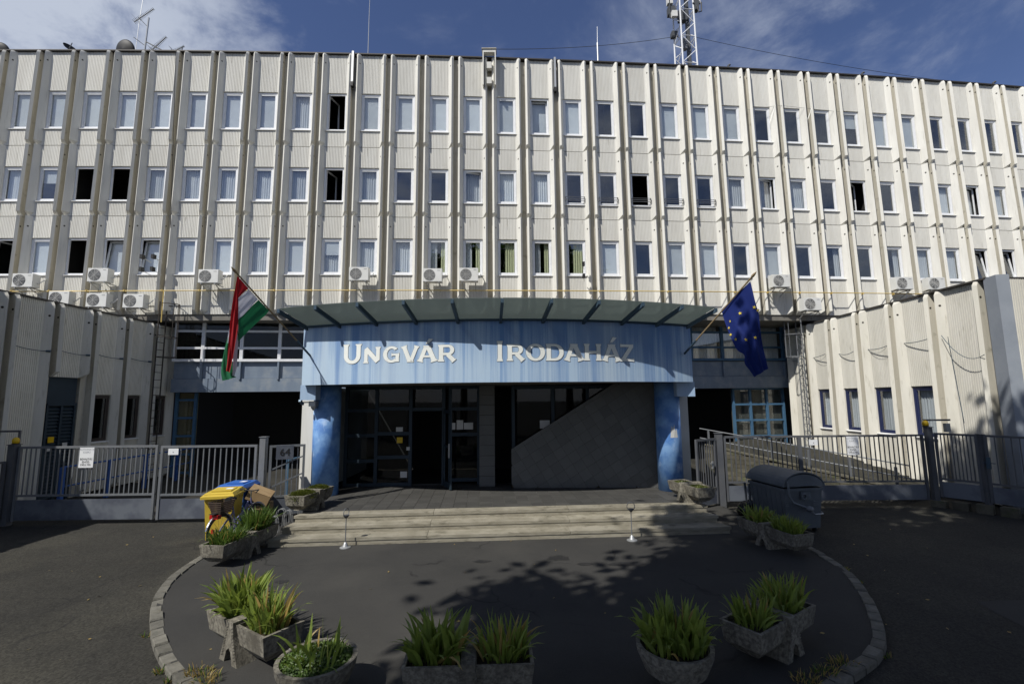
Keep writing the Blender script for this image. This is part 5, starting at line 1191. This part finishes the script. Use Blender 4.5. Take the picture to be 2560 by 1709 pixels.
def cbox(x, y, z, w, d, h, rz, tilt, label):
    e = empty('cardboard_box', (x, y, z), label, 'box', 'cardboard boxes by the bins', rz); e.rotation_euler = (tilt, -tilt*.6, rz)
    link('box_body', MB().use('card').box(-w/2, w/2, -d/2, d/2, 0, h), e)
    link('flap', MB().use('card').box(-w/2-.004, w/2+.004, -d/2-.004, -.004, h+.001, h+.007), e); link('flap', MB().use('card').box(-w/2-.004, w/2+.004, .004, d/2+.004, h+.001, h+.007), e)
cbox(-6.30, 12.12, RZ, .46, .5, .55, .3, 0, 'upright cardboard box standing behind the bicycle'); cbox(-6.02, 11.95, .53, .52, .42, .24, .25, .0, 'flat cardboard box tilted on top of the upright one')
bpy.data.objects['cardboard_box.001'].rotation_euler = (.18, .42, .3); bpy.data.objects['cardboard_box.001'].location = (-6.33, 12.0, .60)
# bicycle
e = empty('bicycle', (-6.2, 10.95, RZ), 'dark blue bicycle with a brown rear basket leaning by the yellow bin', 'bicycle')
rw = Vector((-6.27, 10.40, RZ+.34)); fw = Vector((-6.08, 11.44, RZ+.34)); dx = (fw-rw).normalized(); up = Vector((0, 0, 1)); sd_ = dx.cross(up)
def bk(u, z, s=0): return rw+dx*u+up*(z-.34)+sd_*s
Lb = (fw-rw).length
for c, nm in ((rw, 'wheel'), (fw, 'wheel')):
    q = link('wheel', MB().use('gal').tube([c+dx*.30*cos(2*pi*j/28)+up*.30*sin(2*pi*j/28) for j in range(28)], .010, 5, closed=True), e, world=True)
    link('tyre', MB().use('rubber').tube([c+dx*.33*cos(2*pi*j/32)+up*.33*sin(2*pi*j/32) for j in range(32)], .021, 6, closed=True), q, world=True)
    s = MB().use('chrome')
    for j in range(14): a = 2*pi*j/14; s.bar(c, c+dx*.3*cos(a)+up*.3*sin(a), .003)
    link('spokes', s, q, world=True)
for c, a0, a1 in ((rw, .2, 2.9), (fw, .4, 2.4)):
    link('mudguard', MB().use('chrome').tube([c+dx*.37*cos(a0+(a1-a0)*j/12)+up*.37*sin(a0+(a1-a0)*j/12) for j in range(13)], .024, 6), e, world=True)
b = MB().use('bikeblue'); bb = bk(.46, .30); st = bk(.33, .80); hd0 = bk(.88, .86); hd1 = bk(.93, .66)
for p, q in ((st, bb), (bk(.80, .80), bb), (bk(.84, .72), bk(.42, .45)), (rw, bb), (rw, bk(.36, .66)), (hd0, hd1)): b.tube([p, q], .018, 8)
link('frame', b, e, world=True)
link('fork', MB().use('chrome').tube([hd1, fw+sd_*.05], .014, 6).tube([hd1, fw-sd_*.05], .014, 6), e, world=True)
link('saddle', MB().use('rubber').tube([bk(.18, .93), bk(.28, .95), bk(.42, .94)], [.075, .06, .025], 10), e, world=True); link('seat_post', MB().use('chrome').tube([st, bk(.30, .93)], .013, 6), e, world=True)
link('handlebar', MB().use('rubber').tube([bk(.66, 1.02, -.30), bk(.80, 1.06, -.26), bk(.88, 1.02, -.06), bk(.88, 1.02, .06), bk(.80, 1.06, .26), bk(.66, 1.02, .30)], .014, 6), e, world=True)
link('stem', MB().use('chrome').tube([hd0, bk(.88, 1.03)], .014, 6), e, world=True)
link('carrier', MB().use('rubber').bar(bk(-.25, .74), bk(.3, .74), .12, .012), e, world=True)
b = MB().use('wicker'); T = Matrix(((dx.x, sd_.x, 0, bk(.02, .72).x), (dx.y, sd_.y, 0, bk(.02, .72).y), (0, 0, 1, bk(.02, .72).z), (0, 0, 0, 1)))
for k in range(7):
    t = k/6; w, l = .11+.05*t, .15+.05*t; z = .24*t; P = [Vector((-l, -w, z)), Vector((l, -w, z)), Vector((l, w, z)), Vector((-l, w, z))]; P = [T @ p for p in P]
    for j in range(4): b.bar(P[j], P[(j+1) % 4], .012, .018)
for j in range(40):
    a = 2*pi*j/40; cc = Vector((max(-1, min(1, 1.35*cos(a))), max(-1, min(1, 1.35*sin(a))), 0)); b.bar(T @ Vector((cc.x*.15, cc.y*.11, 0)), T @ Vector((cc.x*.20, cc.y*.16, .24)), .014, .01)
b.box(-.15, .15, -.11, .11, 0, .01, T); link('basket', b, e, world=True)
link('rear_light', MB().use('red').box(-.05, .05, -.10, .10, -.09, -.01, T @ Matrix.Translation((-.16, 0, 0))), e, world=True); link('reflector', MB().use('red').box(-.02, .02, -.03, .03, -.38, -.30, T @ Matrix.Translation((-.20, 0, 0))), e, world=True)
link('kickstand', MB().use('chrome').tube([bk(.42, .28), bk(.35, .01, .14)], .010, 5), e, world=True); link('crank', MB().use('chrome').tube([bb+sd_*.06, bb+sd_*.07-up*.16], .012, 6).tube([bb-sd_*.06, bb-sd_*.07+up*.16], .012, 6), e, world=True)
# bicycle rack
e = empty('bicycle_rack', (-5.45, 11.3, RZ), 'low bent steel bicycle rack between the planter and the steps', 'rack')
b = MB().use('alu'); b.tube([(-5.72, 10.6, -.02), (-5.6, 12.3, -.02)], .018, 6); b.tube([(-5.5, 10.6, -.02), (-5.38, 12.3, -.02)], .018, 6); link('base_rail', b, e, world=True)
for k in range(6):
    y = 10.65+k*.3; x0 = -5.72+k*.021
    for dy in (0, .07):
        pts = [(x0, y+dy, 0), (x0+.02, y+dy, .26+.1*(k % 2)), (x0+.07, y+dy, .34+.1*(k % 2)), (x0+.15, y+dy, .36+.1*(k % 2)), (x0+.21, y+dy, .28+.1*(k % 2)), (x0+.24, y+dy, 0)]
        link('hoop', MB().use('alu').tube(catmull(pts, 4), .009, 5), e, world=True)
# waste container
e = empty('waste_container', (6.50, 11.62, RZ), 'large dark grey steel waste container with a rounded lid on the right', 'waste container', rz=radians(9))
w, d, zb, zt_ = .49, .60, .10, 1.0
b = MB().use('contain'); vs = [(-w*.86, -d*.90, zb), (w*.86, -d*.90, zb), (w*.86, d*.90, zb), (-w*.86, d*.90, zb), (-w, -d, zt_), (w, -d, zt_), (w, d, zt_), (-w, d, zt_)]
b.add(vs, [(3, 2, 1, 0), (0, 1, 5, 4), (1, 2, 6, 5), (2, 3, 7, 6), (3, 0, 4, 7), (4, 5, 6, 7)])
b.box(-w-.02, w+.02, -d-.02, d+.02, zt_-.06, zt_); link('body', b, e)
rb = MB().use('contain')
for i in range(9):
    y = -d*.8+i*.16; rb.add([(-w*.87-.02, y, zb+.05), (-w*.87-.02, y+.03, zb+.05), (-w-.0, y+.03, .9), (-w-.0, y, .9), (-w*.84, y, zb+.05), (-w*.84, y+.03, zb+.05), (-w+.05, y+.03, .9), (-w+.05, y, .9)], [(0, 1, 2, 3), (0, 3, 7, 4), (1, 5, 6, 2), (2, 6, 7, 3)])
link('rib', rb, e)
n = 14; lid = MB().use('contain'); vs = []
for i in range(n+1):
    a = pi*(.04+.92*i/n); x = -(w+.05)*cos(a)/cos(pi*.04); z = zt_+.02+.34*sin(a)
    for y in (-d-.05, d+.05): vs += [(x, y, z), (x*.97, y, z-.025)]
fs = []
for i in range(n): a = 4*i; c = a+4; fs += [(a, a+2, c+2, c), (a+1, c+1, c+3, a+3), (a, c, c+1, a+1), (a+2, a+3, c+3, c+2)]
lid.add(vs, fs); link('lid', lid, e, smooth=False)
for yy in (-d-.03, d+.03):
    cap = MB().use('contain'); P = [(-(w+.03)*cos(pi*(.04+.92*i/n)), zt_+.31*sin(pi*(.04+.92*i/n))) for i in range(n+1)]; cap.prism(P, -.012, .012, Matrix.Translation((0, yy, 0)) @ Matrix.Rotation(pi/2, 4, 'X')); link('end_cap', cap, e)
b = MB().use('contain'); b.tube([(-.42, -d-.06, 1.16), (-.42, -d-.08, .84), (-.34, -d-.09, .70), (.02, -d-.09, .57)], .028, 8); link('lever', b, e)
kb = MB().use('gal'); kb.lathe([(0, -.07), (.07, -.045), (.095, 0), (.07, .045), (0, .07)], (0, 0, 0), 16); me = kb.mesh('knob', True); me.transform(Matrix.Translation((.04, -d-.11, .56))); link('knob', me, e)
link('lock_box', MB().use('contain').box(-.08, .16, -d-.035, -d+.06, .74, .92), e); b = MB().use('contain'); link('grip', MB().use('contain').tube([(-.12, -d-.04, 1.05), (0, -d-.07, 1.07), (.16, -d-.07, 1.07), (.25, -d-.04, 1.05)], .016, 6), e)
for z in (.70, .66, .62): b.bar((.22, -d-.018, z), (.45-(.7-z), -d-.018, z), .014); b.bar((-.48, -d-.018, z), (-.40, -d-.018, z), .014)
link('embossed_line', b, e); link('tow_bar', MB().use('alu').tube([(.2, -d+.02, .46), (.22, -d-.06, .43), (.42, -d-.06, .43), (.44, -d+.02, .46)], .012, 6), e); b = MB().use('contain'); b.tube([(-.02+.06*cos(t), -d-.05, .82+.06*sin(t)) for t in [2*pi*i/14 for i in range(14)]], .018, 6, closed=True); link('lock_ring', b, e)
for sx in (-1, 1):
    for sy in (-1, 1):
        wb = MB().use('rubber').lathe([(.02, -.02), (.06, -.02), (.06, .02), (.02, .02)], n=14); me = wb.mesh('castor'); me.transform(Matrix.Translation((sx*w*.7, sy*d*.75, .06)) @ Matrix.Rotation(pi/2, 4, 'Y')); link('castor', me, e)
# rubbish bag
rng = random.Random(5); b = MB().use('bagb'); nu, nv = 22, 14; vs = []
for j in range(nv+1):
    v = j/nv; z = .50*v; r = .33*(sin(pi*min(1, v*.92+.12))**.55)*(1 if v < .9 else .4)
    if j == nv: r = .03; z = .56
    for i in range(nu):
        a = 2*pi*i/nu; rr = r*(1+.09*sin(3*a+v*5)+.06*sin(7*a-v*9)+.03*sin(13*a+v*17)); vs.append((rr*cos(a), rr*sin(a)*.85, z+.012*sin(5*a)))
b.add(vs, [(j*nu+i, j*nu+(i+1) % nu, (j+1)*nu+(i+1) % nu, (j+1)*nu+i) for j in range(nv) for i in range(nu)]+[tuple(range(nu-1, -1, -1)), tuple(nv*nu+i for i in range(nu))])
b.tube([(0, 0, .54), (.02, 0, .60), (.05, .02, .66)], [.03, .025, .06], 8)
e = empty('rubbish_bag', (6.02, 12.35, RZ), 'black rubbish bag tied at the top behind the waste container', 'bag'); link('bag', b, e, smooth=True)
e2 = copytree(e, loc=(6.42, 12.55, RZ), rz=1.4, label='smaller black rubbish bag lying against the waste container'); e2.scale = (.8, .8, .72)
# ring topped stands
def stand(x, y, rz, label):
    e = empty('ring_stand', (x, y, 0), label, 'stand', 'ring topped stands at the steps', rz)
    link('base', MB().use('alu').lathe([(.11, 0), (.11, .012), (.06, .03), (.035, .085), (.018, .11)], n=24), e, smooth=False)
    link('rod', MB().use('gal').tube([(0, 0, .10), (0, 0, .62)], .010, 8), e)
    link('cup', MB().use('gal_d').lathe([(.012, .58), (.06, .63), (.066, .65), (.05, .65)], n=18), e)
    link('ring', MB().use('gal').tube([(.085*cos(2*pi*j/24), 0, .70+.085*sin(2*pi*j/24)) for j in range(24)], .008, 6, closed=True), e)
stand(-3.48, 10.11, 1.25, 'thin grey ring topped stand near the left end of the steps, ring seen edge on'); stand(2.51, 10.41, .1, 'thin grey ring topped stand near the right end of the steps, ring seen face on')

# damp and repaired patches on the asphalt
rng = random.Random(31)
M['damp'] = mat('damp_asphalt', (.016, .016, .016), .7, 0, (.024, .023, .022), 5)
M['repair'] = mat('repaired_asphalt', (.033, .032, .030), .92, 0, (.026, .0255, .024), 1.2, .4, 110)
isl_o = bpy.data.objects['forecourt_island']; gr_o = bpy.data.objects['ground']
for cx, cy, rx, ry in ((.85, 9.35, .22, .14), (2.05, 9.0, .30, .12), (2.0, 7.5, .22, .10), (-.6, 9.2, .16, .08), (1.3, 9.0, .14, .08), (-3.9, 8.3, .13, .07)):
    P = [(cx+rx*(1+.25*rng.uniform(-1, 1))*cos(a), cy+ry*(1+.3*rng.uniform(-1, 1))*sin(a)) for a in [2*pi*i/16 for i in range(16)]]
    link('damp_patch', MB().use('damp').add([(x, y, .004) for x, y in P], [tuple(range(16))]), isl_o)
for P in ([(6.6, 5.9), (6.9, 7.45), (12.5, 7.6), (16, 7.3), (16, 6.0)],):
    Q = []
    for a, c in zip(P, P[1:]+P[:1]):
        n = max(2, int(math.dist(a, c)/.35))
        for i in range(n): Q.append((a[0]+(c[0]-a[0])*i/n+rng.uniform(-.025, .025), a[1]+(c[1]-a[1])*i/n+rng.uniform(-.025, .025)))
    link('repaired_patch', MB().use('repair').add([(x, y, RZ+.004) for x, y in Q], [tuple(range(len(Q)))]), gr_o)
# fallen leaves and manhole dust on the ground
rng = random.Random(11); b = MB().use('leaf_dry')
for i in range(140):
    x = rng.uniform(-9, 9); y = rng.uniform(5, 11.5); inside = (x/6.0)**2+((y-9.6)/5.4)**2 < .93
    if inside and rng.random() < .7: continue
    z = .006 if inside else RZ+.006; a = rng.uniform(0, 6.3); s = rng.uniform(.012, .035); u = Vector((cos(a), sin(a), 0))*s; v = Vector((-sin(a), cos(a), .3))*s*.5; p = Vector((x, y, z+.004)); b.add([p-u, p+v, p+u, p-v], [(0, 1, 2, 3)])
setp(link('fallen_leaves', b), 'scattered small dry leaves on the asphalt', 'leaves', kind='stuff')
# weeds along the kerb
rng = random.Random(12); b = MB()
for i in range(16):
    q = ks[rng.randrange(2, len(ks)-2)]; c = Vector((q[0], q[1], 0)); o = (c-Vector((0, 9.6, 0))).normalized()*.03; blades(b, rng, c.x+o.x, c.y+o.y, .05, .05, 16, .03, .09, .008, .5, RZ, .35, 'leaf_g')
for q in ((3.4, 5.45), (3.7, 5.6), (-3.55, 5.55), (-3.35, 5.4), (3.1, 5.3)): blades(b, rng, q[0], q[1]+.1, .16, .10, 90, .03, .10, .006, .6, 0.0, .6, 'leaf_g')
setp(link('kerb_weeds', b), 'small weeds and dry grass growing along the kerb', 'weeds', kind='stuff')

# ---------------------------------------------------------------- trees behind the viewpoint (they cast the dappled shade)
def tree(x, y, h, r, zc, n, seed, label, off=(0, 0), size=.21):
    rng = random.Random(seed); e = empty('tree', (x, y, RZ), label, 'tree', 'trees on the street side'); ox, oy = off
    tb = MB().use('bark'); tb.tube([(0, 0, 0), (.1, 0, h*.35), (ox*.4, oy*.4, h*.62), (ox, oy, h*.92)], [.28, .22, .14, .04], 10)
    cl = []
    for i in range(34):
        a = rng.uniform(0, 2*pi); rr = r*sqrt(rng.uniform(.0, .85)); z = zc+rng.uniform(-.45, .6)*r; cl.append((Vector((ox+rr*cos(a), oy+rr*sin(a), z)), rng.uniform(.8, 1.25)*r/4.6))
        tb.tube([(ox*.4, oy*.4, h*.6), (ox+rr*cos(a)*.5, oy+rr*sin(a)*.5, z-.6), (ox+rr*cos(a), oy+rr*sin(a), z)], [.09, .06, .02], 5)
    link('trunk', tb, e)
    b = MB().use('tree_leaf')
    for i in range(n):
        c, cr = cl[rng.randrange(len(cl))]; d = Vector((rng.gauss(0, .6), rng.gauss(0, .6), rng.gauss(0, .4)))*cr; p = c+d
        u = Vector((rng.gauss(0, 1), rng.gauss(0, 1), rng.gauss(0, 1))).normalized(); v = u.orthogonal().normalized(); s = size*rng.uniform(.5, 1.1)
        b.add([p-u*s, p+v*s*.55, p+u*s, p-v*s*.55], [(0, 1, 2, 3)])
    link('crown', b, e)
TREES = [(-5.3, -5.0, 15, 3.4, 11.6, 17000, 21, 'broad tree behind the viewpoint shading the bottom of the forecourt', (0, 2.1)),
         (-1.6, -3.4, 16, 4.0, 12.3, 18000, 25, 'tree behind the viewpoint leaning over the forecourt', (0, 2.7)), (2.2, -3.0, 16, 3.7, 12.9, 16000, 29, 'tall tree close behind the viewpoint', (-1.2, 4.6)),
         (8.6, .8, 16, 4.4, 12.6, 17000, 22, 'tree to the right of the viewpoint', (-2.6, .3)), (3.4, -5.6, 15, 4.4, 11.0, 9000, 23, 'tree behind the viewpoint near the street', (0, 0)), (12.5, -2.5, 15, 4.4, 11.0, 9000, 24, 'tree far right behind the viewpoint', (0, 0)),
         (-11.0, -17.0, 14, 4.0, 9.0, 6000, 26, 'tree across the street on the left', (0, 0)), (1.0, -19.0, 16, 4.5, 10.0, 6000, 27, 'tree across the street in the middle', (0, 0)), (12.0, -18.0, 15, 4.5, 9.0, 6000, 28, 'tree across the street on the right', (0, 0))]
for t in TREES: tree(*t)
